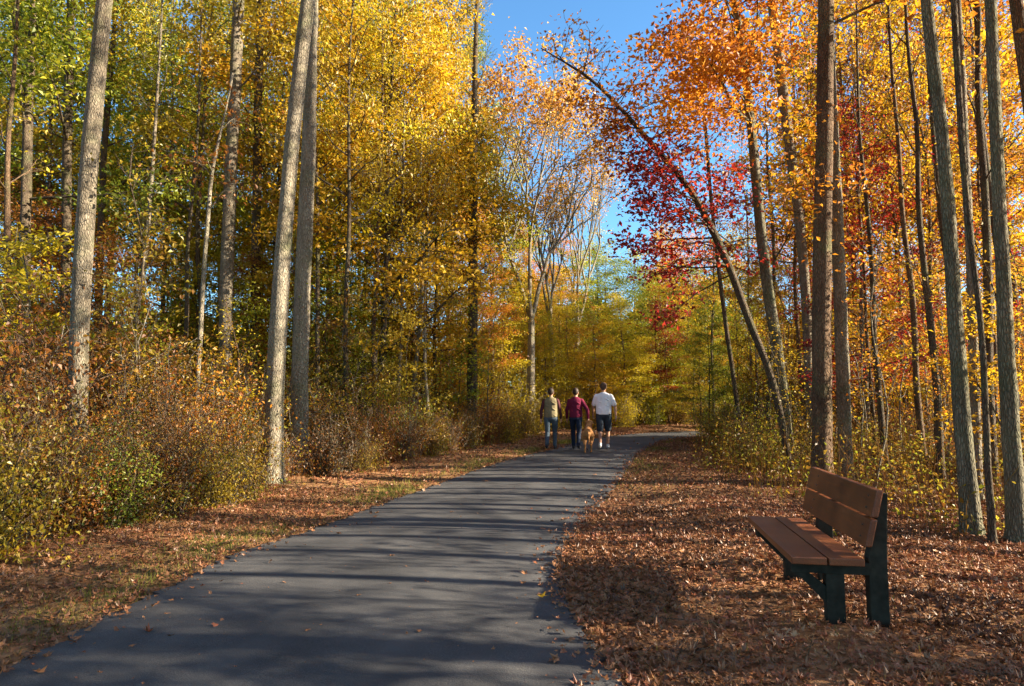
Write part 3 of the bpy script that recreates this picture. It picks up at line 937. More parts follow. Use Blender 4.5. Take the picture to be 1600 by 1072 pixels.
def flare(P, R, k=1.5):
    """adds a root flare below the first trunk point"""
    P = np.asarray(P, float); R = np.asarray(R, float)
    b = P[0]; d = unit(P[1] - P[0]); r = R[0]
    P2 = [b - d * .35, b - d * .0, b + d * .12, b + d * .35]; R2 = [r * (k + .35), r * k, r * (1 + (k - 1) * .45), r * (1 + (k - 1) * .12)]
    keep = [i for i in range(1, len(P)) if P[i][2] > P2[-1][2] + .1]
    return np.vstack([P2, P[keep]]), np.concatenate([R2, R[keep]])


def resample(P, R, step=.5):
    P = np.asarray(P, float); R = np.asarray(R, float)
    if len(P) > 2: 
        C = catmull(np.hstack([P, R[:, None]]), 6)
        P, R = C[:, :3], C[:, 3]
    s = np.concatenate([[0], np.cumsum(np.linalg.norm(np.diff(P, axis=0), axis=1))])
    n = max(4, int(s[-1] / step))
    q = np.linspace(0, s[-1], n)
    return np.stack([np.interp(q, s, P[:, k]) for k in range(3)], 1), np.interp(q, s, R)


def px_trunk(pts, Y, top, dY=0.0):
    """trunk standing at distance Y: real 3D centre line from where the photograph shows it, continued up to height top"""
    P, R = [], []
    for i, (px, py, w) in enumerate(pts):
        q = at_depth(px, py, Y + dY * i); P.append(q); R.append(w / 2 * Y / F / math.sqrt(1 + ((px - 800) / F) ** 2))
    P = np.array(P); R = np.array(R)
    d = (P[1] - P[0]) / max(1e-6, (P[1] - P[0])[2])
    z0 = h1(P[0][0], P[0][1])
    P[0] = P[0] + d * (z0 - P[0][2])
    if top > P[-1][2] + 1:
        d = (P[-1] - P[-2]) / (P[-1] - P[-2])[2]
        P = np.vstack([P, P[-1] + d * (top - P[-1][2]) * .5, P[-1] + d * (top - P[-1][2]) * np.array([.9, .9, 1])])
        R = np.concatenate([R, [R[-1] * .6, .03]])
    return P, R


def big_tree(label, pts, Y, top, bark, crown=None, leaf='gold', group='tall trunks lining the path', cat='tree', name='tree', extra=None, sides=14, fl=1.45, seed=0, stubs=0):
    P, R = px_trunk(pts, Y, top)
    base = P[0].copy()
    P = P - base
    P, R = resample(P, R, .35)
    wob_ = np.random.default_rng(seed + 50)
    P[2:, :2] += np.cumsum(wob_.normal(0, .004, (len(P) - 2, 2)), 0)
    P, R = flare(P, R, fl)
    W, Lf = Geo(), Geo()
    V, Fq = tube(P, R, sides, .055, seed); W.add(V, Fq)
    r_ = np.random.default_rng(seed)
    for q in range(stubs):
        z = r_.uniform(1.5, 9); b = np.array([np.interp(z, P[:, 2], P[:, k]) for k in range(3)]); a = r_.uniform(0, 6.28)
        l_ = r_.uniform(.15, .7); d = np.array([math.cos(a), math.sin(a), r_.uniform(.1, .6)])
        wood_limb(W, [b, b + d * l_ * .5, b + d * l_ + r_.normal(0, .05, 3)], [.018, .012, .005], 5)
    for c in (crown or []):
        grow(r_, P, R, W, Lf, **c)
    root = thing(name, label, cat, base, 0, group)
    link('trunk', W.mesh('trunk', BK[bark], True), root)
    if Lf.n: link('crown', Lf.mesh('crown', LM[leaf]), root)
    return root


def up(z0, z1, n=14, length=3, **k):
    d = dict(z0=z0, z1=z1, n=n, length=length, el=.5, leaves=12, sig=.35, size=.13); d.update(k); return d


# --- the trunks the photograph shows one by one (pixel column, row, width in the 1600 px photograph; distance in metres)
big_tree('tall straight grey trunk rising out of the rust bushes', [(118, 745, 36), (128, 450, 33), (142, 230, 30), (165, 0, 27)], 9.6, 17, 'grey', [up(9.5, 16, 10)], 'lime', seed=1)
big_tree('dark slim trunk at the edge of the frame among green leaves', [(36, 700, 20), (38, 450, 19), (43, 200, 17), (48, 60, 15)], 15, 16, 'dark', [up(6, 15, 14)], 'green', seed=2)
big_tree('dark trunk just behind the tall grey trunk', [(102, 690, 17), (102, 400, 17), (106, 180, 15), (110, 0, 14)], 16, 18, 'dark', [up(8, 17, 14)], 'lime', seed=3)
big_tree('thin brown trunk half hidden by the tall grey trunk', [(152, 690, 13), (154, 480, 13), (160, 280, 11), (174, 100, 9)], 17, 15, 'dark', [up(6, 14, 12)], 'olive', seed=4)
big_tree('slender pale bare sapling leaning beside the dark mottled trunk', [(304, 705, 9), (311, 560, 8), (318, 420, 7), (331, 270, 6), (345, 200, 4)], 11.5, 7.5, 'pale', [up(4.4, 7.2, 5, 1, leaves=5, size=.09)], 'rust', seed=5, group=None, name='sapling')
big_tree('dark mottled trunk left of the pale twin trunks', [(352, 700, 24), (352, 550, 23), (358, 300, 21), (372, 0, 19)], 16.5, 19, 'grey', [up(9.5, 18, 12)], 'olive', seed=6, stubs=3)
big_tree('narrow dark trunk between the mottled trunk and pale twins', [(402, 690, 17), (400, 450, 16), (403, 200, 14), (408, 0, 12)], 19, 17, 'dark', [up(8, 16, 12)], 'gold', seed=7)
big_tree('front pale trunk of the leaning twin pair', [(425, 757, 31), (437, 500, 28), (458, 230, 25), (484, 0, 22)], 10.6, 17, 'pale', [up(9.5, 16, 9)], 'gold', seed=8)
big_tree('rear upright trunk of the pale twin pair', [(466, 745, 30), (470, 500, 26), (478, 300, 24), (486, 60, 20)], 11.8, 17, 'pale', [up(10, 16, 9)], 'gold', seed=9)
big_tree('dark straight trunk beyond the golden maple near the path', [(737, 690, 16), (738, 500, 15), (739, 300, 13), (742, 130, 9), (746, 0, 6)], 20, 15.5, 'dark',
         [up(9.5, 15, 16, 2.0, leaves=0), up(6.2, 10, 9, 2.2, leaves=16, sig=.34, size=.14)], 'olive', seed=10, stubs=4)
# right of the path
big_tree('broad dark brown trunk directly behind the bench back', [(1284, 738, 35), (1284, 560, 32), (1286, 300, 29), (1289, 0, 27)], 10.6, 17, 'brown', [up(3.8, 6.6, 7, .9, leaves=3, size=.09), up(8, 16, 9, leaves=4)], 'orange', seed=11)
big_tree('straight mottled trunk paired close to the broad brown one', [(1322, 738, 24), (1316, 550, 22), (1306, 300, 19), (1296, 60, 16)], 10.9, 16, 'grey', [up(3.4, 6.4, 5, .8, leaves=3, size=.09), up(8, 15, 8, leaves=4)], 'orange', seed=12)
big_tree('grey green leaning trunk nearest behind the bench end', [(1518, 828, 31), (1497, 560, 27), (1478, 280, 23), (1447, 0, 20)], 6.9, 14, 'mossy', [up(7, 13, 8, 2, leaves=9)], 'gold', seed=13)
big_tree('tall mossy trunk close to the frame edge with smooth bark', [(1590, 835, 33), (1577, 600, 29), (1563, 300, 24), (1550, 0, 20)], 6.6, 14, 'mossy', [up(7, 13, 8, 2, leaves=9)], 'gold', seed=14)
big_tree('thin crooked dark sapling between the two mossy trunks', [(1551, 845, 12), (1541, 680, 11), (1532, 500, 10), (1512, 330, 11), (1500, 190, 12), (1488, 0, 11)], 6.5, 11, 'dark', [up(5.5, 10, 8, 1.5, leaves=8)], 'orange', seed=15, group=None, name='sapling')
big_tree('slim upright trunk just behind the leaning mossy trunk', [(1528, 770, 16), (1521, 560, 16), (1511, 330, 15), (1494, 0, 13)], 9.4, 15, 'grey', [up(6, 14, 10, 2, leaves=4)], 'gold', seed=16)
big_tree('tall trunk cut by the top corner of the frame', [(1660, 790, 26), (1640, 500, 25), (1612, 200, 24), (1585, 0, 22)], 7.9, 14, 'brown', [up(7, 13, 8, 2, leaves=9)], 'orange', seed=17)
big_tree('gold speckled trunk leaning toward the sky opening', [(1268, 690, 16), (1256, 430, 16), (1236, 240, 17), (1207, 0, 16)], 15, 16, 'grey', [up(5, 9, 8, 1.3, leaves=9, size=.12), up(9, 15, 10, 2.4, leaves=10)], 'gold', seed=18)
big_tree('tall slightly leaning trunk standing against the blue sky', [(1237, 742, 17), (1215, 560, 18), (1190, 390, 18), (1166, 140, 14), (1144, 0, 11)], 12.8, 14.5, 'mossy',
         [up(6.6, 10.5, 13, 3.4, leaves=20, sig=.30, size=.11, el=.15, az0=3.3, az_spread=.9), up(8, 12, 6, 2, leaves=12, size=.11), up(5.2, 8.5, 7, 1.4, leaves=3, size=.09)], 'orange', seed=19)
big_tree('thin bare dark stem against the sky between two leaning trunks', [(1160, 690, 7), (1132, 500, 7), (1113, 350, 6), (1099, 180, 5), (1095, 130, 3)], 17, 10.5, 'dark', [up(5, 10, 16, 1.6, leaves=2, size=.1)], 'rust', seed=20, name='sapling', group=None)

# the strongly leaning tree with crimson leaves
P, R = px_trunk([(1238, 750, 12), (1208, 600, 12), (1170, 500, 12), (1132, 400, 12), (1080, 300, 10), (1010, 215, 8), (930, 130, 5), (845, 75, 1.5)], 12.2, 0)
base = P[0].copy(); P = P - base; P, R = resample(P, R, .3); P, R = flare(P, R, 1.3)
W, Lf = Geo(), Geo(); V, Fq = tube(P, R, 10, .03, 4); W.add(V, Fq)
r_ = np.random.default_rng(77)
zt = P[-1][2]
grow(r_, P, R, W, Lf, 3.7, 5.0, 9, 2.0, az0=3.4, az_spread=1.0, el=-.1, leaves=7, sig=.20, size=.10, taper=.2, flat=.5)
grow(r_, P, R, W, Lf, 4.7, 6.1, 15, 1.3, az0=3.5, az_spread=1.6, el=.0, leaves=6.5, sig=.20, size=.098, taper=.1, flat=.6)
Lf2 = Geo()
grow(r_, P, R, W, Lf2, 6.2, 7.3, 11, 1.0, el=-.1, leaves=10, sig=.20, size=.09, taper=.2, flat=.6)
grow(r_, P, R, W, Lf2, 7.0, zt - .1, 12, .9, el=.3, leaves=3, sig=.2, size=.08, taper=.3, flat=.6)
root = thing('tree', 'strongly leaning dark tree with crimson leaves reaching over the path', 'tree', base)
link('trunk', W.mesh('trunk', BK['dark'], True), root); link('crown', Lf.mesh('crown', LM['red']), root)
tag(link('crown', Lf2.mesh('crown', LM['orange']), root), 'sparse orange leaves near the leaning tip')


# pale vase shaped trees with fine branching (beyond the walkers)
def vase_tree(label, px, py, Y, Htop, spread, seed, stems, leafm, leafn, w=12, fork=.36, group=None):
    b = at_depth(px, py, Y); b[2] = h1(b[0], b[1])
    r_ = np.random.default_rng(seed); W, Lf = Geo(), Geo()
    cen = []
    def br(p, d, ln, r, lev):
        n = 4; pts = [p]
        for k in range(n):
            d = unit(d + r_.normal(0, .07, 3) + np.array([0, 0, .05])); pts.append(pts[-1] + d * ln / n)
        wood_limb(W, pts, np.linspace(r, r * .62, n + 1), 7 if lev < 2 else (4 if lev < 4 else 3))
        if lev >= 5 or pts[-1][2] > Htop: cen.append(pts[-1]); cen.append(pts[-2]); return
        if lev >= 3: cen.append(pts[-1])
        for q in range(3 if lev in (1, 2, 3) else 2):
            a = r_.uniform(0, 6.28); t = r_.uniform(.16, .42) * spread
            s = unit(np.cross(d, [math.cos(a), math.sin(a), .2]))
            br(pts[-1] if q < 2 else pts[-2], unit(d * math.cos(t) + s * math.sin(t)), ln * r_.uniform(.68, .86), max(r * .6, .010), lev + 1)
    for s_ in range(stems):
        a = r_.uniform(0, 6.28)
        r0 = w / 2 * Y / F
        pts = [np.array([0.15 * s_, 0, -.1]), np.array([.15 * s_ + .05, .02, Htop * fork * .5]), np.array([.15 * s_ + .22 * math.cos(a), .1, Htop * fork])]
        P, R = resample(pts, [r0 * 1.5, r0, r0 * .8], .6)
        wood_limb(W, P, R, 9)
        for q in range(3): 
            a = q * 2.1 + r_.random(); t = .16 * spread + .12 * r_.random()
            br(P[-1], unit(np.array([math.cos(a) * math.sin(t), math.sin(a) * math.sin(t), math.cos(t)])), Htop * (1 - fork) * .30, r0 * .6, 1)
    cen = np.array(cen)
    keep = cen[:, 2] > Htop * .45
    c2 = cen[keep]
    pr = np.clip((c2[:, 2] / Htop - .62) / .33, .06, 1)
    cnt = r_.poisson(leafn * pr)
    C = np.repeat(c2, cnt, 0); C = C + r_.normal(0, .24, C.shape)
    V, Fq = leaf_quads(C, r_.uniform(.10, .19, len(C)), r_, 1); Lf.add(V, Fq, r_.random(len(C)))
    root = thing('tree', label, 'tree', b, 0, group)
    link('trunk', W.mesh('trunk', BK['pale'], True), root); link('crown', Lf.mesh('crown', LM[leafm]), root)


vase_tree('pale vase shaped tree with fine bare branches beyond the walkers', 828, 675, 27, 15.6, 1.8, 5, 1, 'paleorange', 38, 13, .30)
vase_tree('slender forked tree just behind the pale vase shaped one', 864, 675, 31, 12, .9, 8, 1, 'paleorange', 4, 9, .4)
vase_tree('thin leafless grey tree standing far behind the walker in white', 900, 672, 36, 15, 1.1, 9, 1, 'paleorange', 5, 9, .35)

# ------------------------------------------------------------------ the woods: prototypes, then individual trees
def proto_tree(seed, H, r0, z0, n, length, leaves, sig, size, el=.4, taper=.7, lean_=.6, sides=8, **k):
    r_ = np.random.default_rng(seed)
    nz_ = 9
    z = np.linspace(0, H, nz_)
    dx = np.cumsum(r_.normal(0, lean_ / nz_, nz_)); dy = np.cumsum(r_.normal(0, lean_ / nz_, nz_))
    dx -= dx[0]; dy -= dy[0]
    P, R = resample(np.stack([dx, dy, z], 1), np.maximum(.012, r0 * (1 - .88 * (z / H) ** 1.1)), .5)
    P, R = flare(P, R, 1.4)
    W, Lf = Geo(), Geo(); V, Fq = tube(P, R, sides, .03, seed); W.add(V, Fq)
    grow(r_, P, R, W, Lf, z0=z0, z1=H * .97, n=n, length=length, leaves=leaves, sig=sig, size=size, el=el, taper=taper, **k)
    return W.mesh('trunk', BK['brown'], True), Lf.mesh('crown', LM['gold'])


PROTO = {
    'mid': [proto_tree(100 + i, 11, .075, 1.6 + .4 * i, 38, 3.0, 11, .25, .092, el=.25, flat=.28) for i in range(4)],
    'tall': [proto_tree(120 + i, 19, .15, 5.5 + i * .5, 46, 4.4, 12, .33, .118, el=.45, flat=.32) for i in range(4)],
    'hi': [proto_tree(180 + i, 11, .075, 4.2, 24, 2.4, 5.5, .26, .095, el=.25, flat=.3) for i in range(3)],
    'pole': [proto_tree(190 + i, 13, .085, 5.0, 15, 1.7, 1.2, .22, .09, el=.6) for i in range(3)],
    'sap': [proto_tree(140 + i, 4.6, .020, 1.1, 13, 1.15, 7, .20, .095, el=.5, sides=5, lean_=.9, flat=.35) for i in range(4)],
    'bare': [proto_tree(160 + i, 5.4, .022, 1.6, 14, 1.0, 1.5, .16, .08, el=.8, sides=5, lean_=1.0) for i in range(3)],
}
LANDMARKS = [(-1e9, 75, 'by the dark trunk at the frame edge'), (75, 190, 'behind the tall grey trunk'), (190, 330, 'near the slender pale sapling'),
             (330, 415, 'behind the dark mottled trunk'), (415, 500, 'behind the pale twin trunks'), (500, 610, 'beside the golden maple'),
             (610, 700, 'beneath the golden maple'), (700, 790, 'near the dark straight trunk'), (790, 860, 'behind the walker in khaki'), (860, 925, 'behind the walker in maroon'),
             (925, 985, 'behind the walker in white'), (985, 1060, 'at the bend of the path'), (1060, 1140, 'below the crimson leaves'), (1140, 1215, 'by the foot of the leaning crimson tree'),
             (1215, 1270, 'beside the gold speckled trunk'), (1270, 1340, 'behind the broad dark trunk and bench'), (1340, 1430, 'between paired and mossy trunks'),
             (1430, 1510, 'behind the leaning mossy trunk'), (1510, 1580, 'behind the smooth mossy trunk'), (1580, 1e9, 'at the frame edge past the mossy trunk')]
USED = {}
LEAFWORD = {'gold': 'golden', 'yellow': 'bright yellow', 'lime': 'yellow-green', 'green': 'green', 'olive': 'olive gold', 'orange': 'orange', 'rust': 'rust brown',
            'red': 'crimson', 'brown': 'dry brown', 'mixed': 'mixed green and rust', 'paleorange': 'pale orange'}
ADJ = ['', 'slimmer ', 'broader ', 'shadier ', 'sparser ', 'deeper set ', 'crooked ', 'thin ', 'upright ']


def label_for(kind, mat, px, Y, H):
    lm = next(t for a, b, t in LANDMARKS if a <= px < b)
    dep = 'close in' if Y < 13 else ('further back' if Y < 22 else ('deep in the woods' if Y < 32 else 'far off'))
    base = '%s %s %s %s' % (LEAFWORD[mat], kind, dep, lm)
    k = USED.get(base, 0); USED[base] = k + 1
    return (ADJ[k % len(ADJ)] + base).strip()


_turn = [0]
def plant(kind, px, Y, H, mat, bark='brown', name='tree', group=None, word=None, wide=1.0, x=None):
    prs = PROTO[kind]; i = _turn[0] % len(prs); _turn[0] += 1
    if x is None: x = float(at_depth(px, 600, Y)[0])
    else: px = 800 + F * x / max(1, Y)
    h0 = {'mid': 11, 'pole': 13, 'hi': 11, 'tall': 19, 'sap': 4.6, 'bare': 5.4}[kind]
    s = H / h0; w = s ** .7 * wide
    root = thing(name, label_for(word or name, mat, px, Y, H), 'tree' if name == 'tree' else 'sapling', (x, Y, h1(x, Y)), random.uniform(0, 6.28), group)
    root.scale = (w, w, s)
    for nm, me, mt in (('trunk', prs[i][0], BK[bark]), ('crown', prs[i][1], LM[mat])):
        link(nm, me, root, mt)
    return root


GT = 'autumn trees in the woods'
# the big golden maple and other crowns that carry the colour areas of the photograph
for (kind, px, Y, H, mat, bark, w) in [
    ('mid', 590, 18.5, 17, 'gold', 'dark', 1.15), ('mid', 668, 20.5, 11.5, 'gold', 'brown', 1.0), ('mid', 530, 20, 15, 'yellow', 'dark', .95), ('tall', 640, 25, 19, 'yellow', 'brown', .8),
    ('tall', 700, 27, 21, 'olive', 'dark', .7), ('tall', 735, 33, 21, 'green', 'dark', .62), ('mid', 770, 30, 12, 'olive', 'dark', .8), ('mid', 745, 25, 9, 'orange', 'brown', .9),
    ('mid', 690, 24, 8, 'yellow', 'brown', 1.1), ('mid', 780, 27, 7, 'yellow', 'brown', 1.1), ('mid', 800, 33, 11, 'gold', 'brown', .8), ('mid', 815, 40, 12, 'orange', 'brown', .8),
    ('tall', 20, 22, 17, 'lime', 'dark', 1.0), ('tall', 90, 24, 18, 'lime', 'dark', 1.0), ('tall', 215, 23.5, 17, 'lime', 'dark', 1.0), ('tall', 300, 26, 18, 'olive', 'dark', .9),
    ('tall', 165, 26, 21, 'green', 'dark', .9), ('mid', 250, 21, 12.5, 'lime', 'brown', 1.0), ('mid', 340, 24, 12, 'lime', 'brown', .9), ('tall', 400, 24, 18, 'olive', 'brown', .8),
    ('tall', 455, 23, 19, 'lime', 'dark', .8), ('tall', 340, 30, 22, 'lime', 'dark', .9), ('tall', 510, 29, 22, 'gold', 'dark', .8),
    ('tall', 570, 34, 24, 'lime', 'dark', .8), ('mid', 30, 16, 7, 'rust', 'brown', 1.1), ('mid', 110, 17, 6.5, 'orange', 'brown', 1.1), ('mid', 180, 16, 5.5, 'rust', 'brown', 1.1),
    ('mid', 205, 14.0, 3.0, 'yellow', 'brown', .9), ('mid', 270, 20, 7.5, 'olive', 'brown', 1.1), ('mid', 385, 18.5, 5.6, 'rust', 'brown', .9), ('mid', 440, 19, 8, 'olive', 'brown', 1.0),
    ('mid', 500, 18, 6.5, 'lime', 'brown', 1.0), ('mid', 560, 19, 5.8, 'lime', 'brown', 1.0), ('mid', 610, 22, 7.5, 'olive', 'brown', 1.0), ('mid', 640, 21, 5.2, 'gold', 'brown', .9),
    ('mid', 300, 19.5, 6.5, 'yellow', 'brown', 1.0), ('mid', 390, 22, 8, 'yellow', 'brown', 1.0), ('mid', 250, 23, 8.5, 'gold', 'brown', 1.0), ('mid', 350, 26, 10, 'yellow', 'brown', .9), ('mid', 430, 21, 6, 'gold', 'brown', .9), ('mid', 540, 22, 7, 'yellow', 'brown', 1.0), ('mid', 0, 22, 11, 'orange', 'brown', 1.0), ('mid', 60, 20, 10, 'rust', 'brown', .9), 
    ('mid', 420, 28, 13, 'olive', 'brown', 1.0), ('mid', 480, 33, 14, 'orange', 'brown', 1.0), 
    ('mid', 600, 36, 14, 'olive', 'brown', 1.0), ('mid', 680, 38, 14, 'gold', 'brown', .9), ('tall', -60, 20, 18, 'lime', 'dark', 1.0), ('mid', 10, 33, 14, 'olive', 'dark', .9),
    # behind the walkers and round the bend
    ('mid', 832, 30, 6, 'yellow', 'brown', 1.2), ('mid', 870, 33, 8, 'gold', 'brown', 1.2), ('mid', 975, 31, 6, 'yellow', 'brown', 1.2), ('mid', 1020, 33, 7, 'lime', 'brown', 1.3), ('mid', 1070, 34, 6.5, 'yellow', 'brown', 1.2), ('mid', 940, 44, 12, 'lime', 'brown', 1.3), ('mid', 1040, 48, 14, 'gold', 'brown', 1.2), ('mid', 1110, 42, 12, 'orange', 'brown', 1.2), ('mid', 1190, 32, 10, 'gold', 'brown', 1.1), ('mid', 820, 48, 14, 'lime', 'brown', 1.2), ('mid', 880, 50, 14, 'orange', 'brown', 1.2), ('mid', 1095, 27, 4, 'yellow', 'brown', 1.0), ('mid', 850, 29, 5.0, 'yellow', 'brown', 1.0), ('mid', 885, 31, 6.0, 'yellow', 'brown', 1.1), ('mid', 925, 30, 5.2, 'gold', 'brown', 1.1), ('mid', 955, 34, 7, 'yellow', 'brown', 1.0),
    ('mid', 900, 37, 9.5, 'lime', 'brown', 1.1), ('mid', 950, 38, 10, 'green', 'brown', 1.1), ('mid', 1000, 35, 8.4, 'green', 'brown', 1.1), ('mid', 1045, 32, 6.2, 'red', 'brown', 1.0),
    ('mid', 1000, 42, 11, 'lime', 'brown', 1.1), ('mid', 1075, 37, 9, 'green', 'brown', 1.1), ('mid', 1120, 33, 8, 'green', 'brown', 1.1), ('mid', 1000, 31, 4.4, 'yellow', 'brown', 1.2),
    ('mid', 1085, 31, 4.6, 'lime', 'brown', 1.2), ('mid', 1050, 44, 12, 'orange', 'brown', 1.0), ('mid', 860, 42, 10, 'orange', 'brown', 1.0), ('mid', 1030, 38, 8, 'orange', 'brown', .9),
    ('mid', 1150, 24, 6.0, 'lime', 'brown', .9), ('mid', 1110, 22, 4.4, 'green', 'brown', .8), ('mid', 1180, 20, 5.4, 'olive', 'brown', .8), ('mid', 1205, 27, 8, 'gold', 'brown', 1.0),
    ('mid', 1160, 38, 11, 'lime', 'brown', 1.0), ('mid', 1240, 19, 5.5, 'gold', 'brown', .8),
    # right of the path
    ('hi', 1300, 18.2, 11, 'rust', 'brown', .85), ('mid', 1365, 14.5, 8.2, 'red', 'brown', .85), ('tall', 1340, 19, 16, 'rust', 'brown', .75), ('hi', 1400, 18.5, 11.5, 'orange', 'brown', .9),
    ('hi', 1455, 14, 9.5, 'gold', 'brown', .85), ('tall', 1470, 20, 16, 'gold', 'brown', .8), ('mid', 1510, 18.3, 9.5, 'red', 'brown', .85), ('hi', 1560, 13.5, 9.5, 'rust', 'brown', .85),
    ('tall', 1590, 18, 16, 'gold', 'brown', .8), ('mid', 1350, 20, 7.5, 'gold', 'brown', 1.0), ('mid', 1430, 21, 7.5, 'yellow', 'brown', 1.0), ('mid', 1540, 21, 8, 'gold', 'brown', 1.0),
    ('tall', 1400, 27, 21, 'orange', 'brown', .8), ('tall', 1530, 27, 20, 'lime', 'brown', .8), ('mid', 1290, 23, 10, 'rust', 'brown', .9), ('mid', 1320, 27, 9, 'yellow', 'brown', 1.0),
    ('mid', 1395, 18, 5, 'gold', 'brown', .9), ('mid', 1335, 19, 5, 'yellow', 'brown', .9), ('tall', 1275, 30, 19, 'orange', 'brown', .65),
    ('hi', 1640, 13, 9, 'gold', 'brown', .9), ('mid', 1620, 22, 10, 'orange', 'brown', 1.0)]:
    plant(kind, px, Y, H, mat, bark, group=GT, wide=w)

# unseen trees added beside and behind the camera for path shade and less skylight
for (x, y, H, mat, kind) in [(8.5, 7.2, 15, 'gold', 'pole'), (10.5, 2.6, 14, 'orange', 'tall'), (7.2, 1.6, 15, 'gold', 'hi'), (9.6, -.8, 13, 'orange', 'tall'), (6.0, 2.9, 14, 'gold', 'pole'),
                             (4.9, 1.2, 5.5, 'gold', 'bare'), (7.6, 2.4, 5.5, 'orange', 'sap'), (12.5, 2.2, 9, 'rust', 'mid'), (13.5, 6.4, 14, 'orange', 'hi'), (7.9, 4.3, 15, 'gold', 'pole'),
                             (9.0, 5.6, 15, 'orange', 'pole'), (6.6, 4.6, 5.5, 'gold', 'bare'), (5.7, 3.7, 5, 'gold', 'bare'), (11.5, 4.6, 15, 'rust', 'pole'), (10.2, 8.4, 15, 'gold', 'pole'),
                             (5.4, 2.2, 5, 'gold', 'bare'), (8.4, 3.3, 5, 'gold', 'bare'), (9.4, 7.9, 5.4, 'gold', 'bare'), (5.5, 5.6, 5, 'gold', 'bare'), (6.4, 6.3, 5.5, 'rust', 'bare'), (7.2, 7.5, 5, 'gold', 'bare'), (6.9, 5.1, 5.5, 'gold', 'bare'), (8.2, 6.6, 6, 'gold', 'bare'), (9.0, 9.4, 6, 'gold', 'bare'), (7.8, 8.5, 5, 'orange', 'bare'), (10.2, 7.0, 6.5, 'gold', 'bare'), (10.8, 5.9, 12, 'gold', 'pole'),
                             (-5, -4, 19, 'gold', 'tall'), (1.5, -7, 19, 'orange', 'tall'), (7, -6, 18, 'gold', 'tall'), (-10, 0, 19, 'lime', 'tall'), (-12, 6, 19, 'gold', 'tall'), (-9, -9, 20, 'olive', 'tall'),
                             (4, -12, 20, 'gold', 'tall'), (13, -5, 17, 'orange', 'tall'), (-3, -11, 20, 'lime', 'tall'), (-15, -3, 20, 'gold', 'tall'), (12, -12, 19, 'gold', 'tall'), (-8.5, 4, 15, 'olive', 'tall')]:
    o = plant(kind, 0, y, H, mat, 'brown', group=GT, x=x, wide=.9)
    o['label'] = '%s tree outside the picture near the viewpoint' % LEAFWORD[mat]; o['group'] = 'trees out of view round the viewpoint'

for (px, Y, H, bk) in [(505, 17, 14, 'dark'), (545, 15.5, 15, 'dark'), (585, 17.5, 14, 'brown'), (600, 19.5, 15, 'dark'), (622, 18, 14, 'grey'), (642, 19, 13, 'pale'), (655, 23, 15, 'dark'), (683, 21, 14, 'dark'),
                   (697, 24, 15, 'brown'), (715, 26, 15, 'grey'), (527, 21, 16, 'grey'), (565, 23, 16, 'dark'), (432, 20, 16, 'dark'), (388, 20.5, 14, 'brown'), (320, 19, 16, 'dark'), (280, 16, 14, 'dark'),
                   (242, 20, 15, 'brown'), (200, 15, 13, 'grey'), (190, 22, 16, 'dark'), (70, 18, 15, 'dark'), (12, 13.5, 14, 'brown'), (770, 26, 14, 'dark'), (790, 31, 14, 'grey'), (672, 17.6, 9, 'pale'),
                   (1112, 26, 10, 'dark'), (1170, 22, 11, 'grey'), (1196, 17, 12, 'dark'), (1252, 17.5, 13, 'brown'), (1300, 20, 14, 'dark'), (1352, 15.6, 13, 'grey'), (1378, 12.6, 11, 'dark'), (1418, 17, 14, 'dark'),
                   (1438, 12.4, 13, 'brown'), (1462, 10.5, 12, 'dark'), (1480, 17, 14, 'grey'), (1507, 12.5, 13, 'dark'), (1543, 10.6, 13, 'dark'), (1556, 15.5, 14, 'pale'), (1588, 11, 13, 'dark'), (1334, 23, 14, 'dark')]:
    plant('pole' if (px > 1150 and Y < 13.2) or (px < 480 and Y < 17.5) else 'hi', px, Y, H, random.choice(['gold', 'lime', 'olive', 'yellow'] if px < 1150 else ['gold', 'orange', 'rust', 'red', 'yellow']), bk, group=GT, wide=random.uniform(.7, .95), word='slender tree')

# thin saplings and bare whips filling the understorey
rs = np.random.default_rng(21)
spots = []
def far_enough(x, y, dmin):
    return all((x - a) ** 2 + (y - b) ** 2 > dmin * dmin for a, b in spots)
n_made = 0
while n_made < 66:
    Y = rs.uniform(9, 27); px = rs.uniform(-10, 800); x = (px - 800) / F * Y
    d, s = path_d(x, Y)
    if d[0] < 1.9 or s[0] > 0 or not far_enough(x, Y, .8): continue
    if abs(px - 440) < 45 and Y < 11.5 or abs(px - 135) < 30 and Y < 10.5 or abs(px - 355) < 75 and Y < 16.8: continue
    spots.append((x, Y)); n_made += 1
    bare = rs.random() < .5
    mt = rs.choice(['lime', 'gold', 'rust', 'olive', 'yellow', 'mixed'])
    plant('bare' if bare else 'sap', px, Y, rs.uniform(2.6, 5.5), mt, rs.choice(['pale', 'grey', 'brown', 'dark']), 'sapling', 'thin saplings in the understorey', wide=rs.uniform(.8, 1.1))
n_made = 0
while n_made < 100:
    Y = rs.uniform(8.2, 26); px = rs.uniform(1090, 1640); x = (px - 800) / F * Y
    d, s = path_d(x, Y)
    if d[0] < 2.6 or s[0] < 0 or not far_enough(x, Y, .5): continue
    if px < 1260 and Y < 12 or 1255 < px < 1345 and Y < 11.4: continue
    spots.append((x, Y)); n_made += 1
    bare = rs.random() < (.9 if Y < 15 else .6)
    mt = rs.choice(['lime', 'gold', 'rust', 'olive', 'orange', 'yellow'] if px < 1260 else ['gold', 'rust', 'olive', 'orange', 'gold'])
    plant('bare' if bare else 'sap', px, Y, rs.uniform(1.8, 5.0), mt, rs.choice(['pale', 'pale', 'grey', 'brown', 'dark']), 'sapling', 'thin saplings in the understorey', wide=rs.uniform(.8, 1.1))


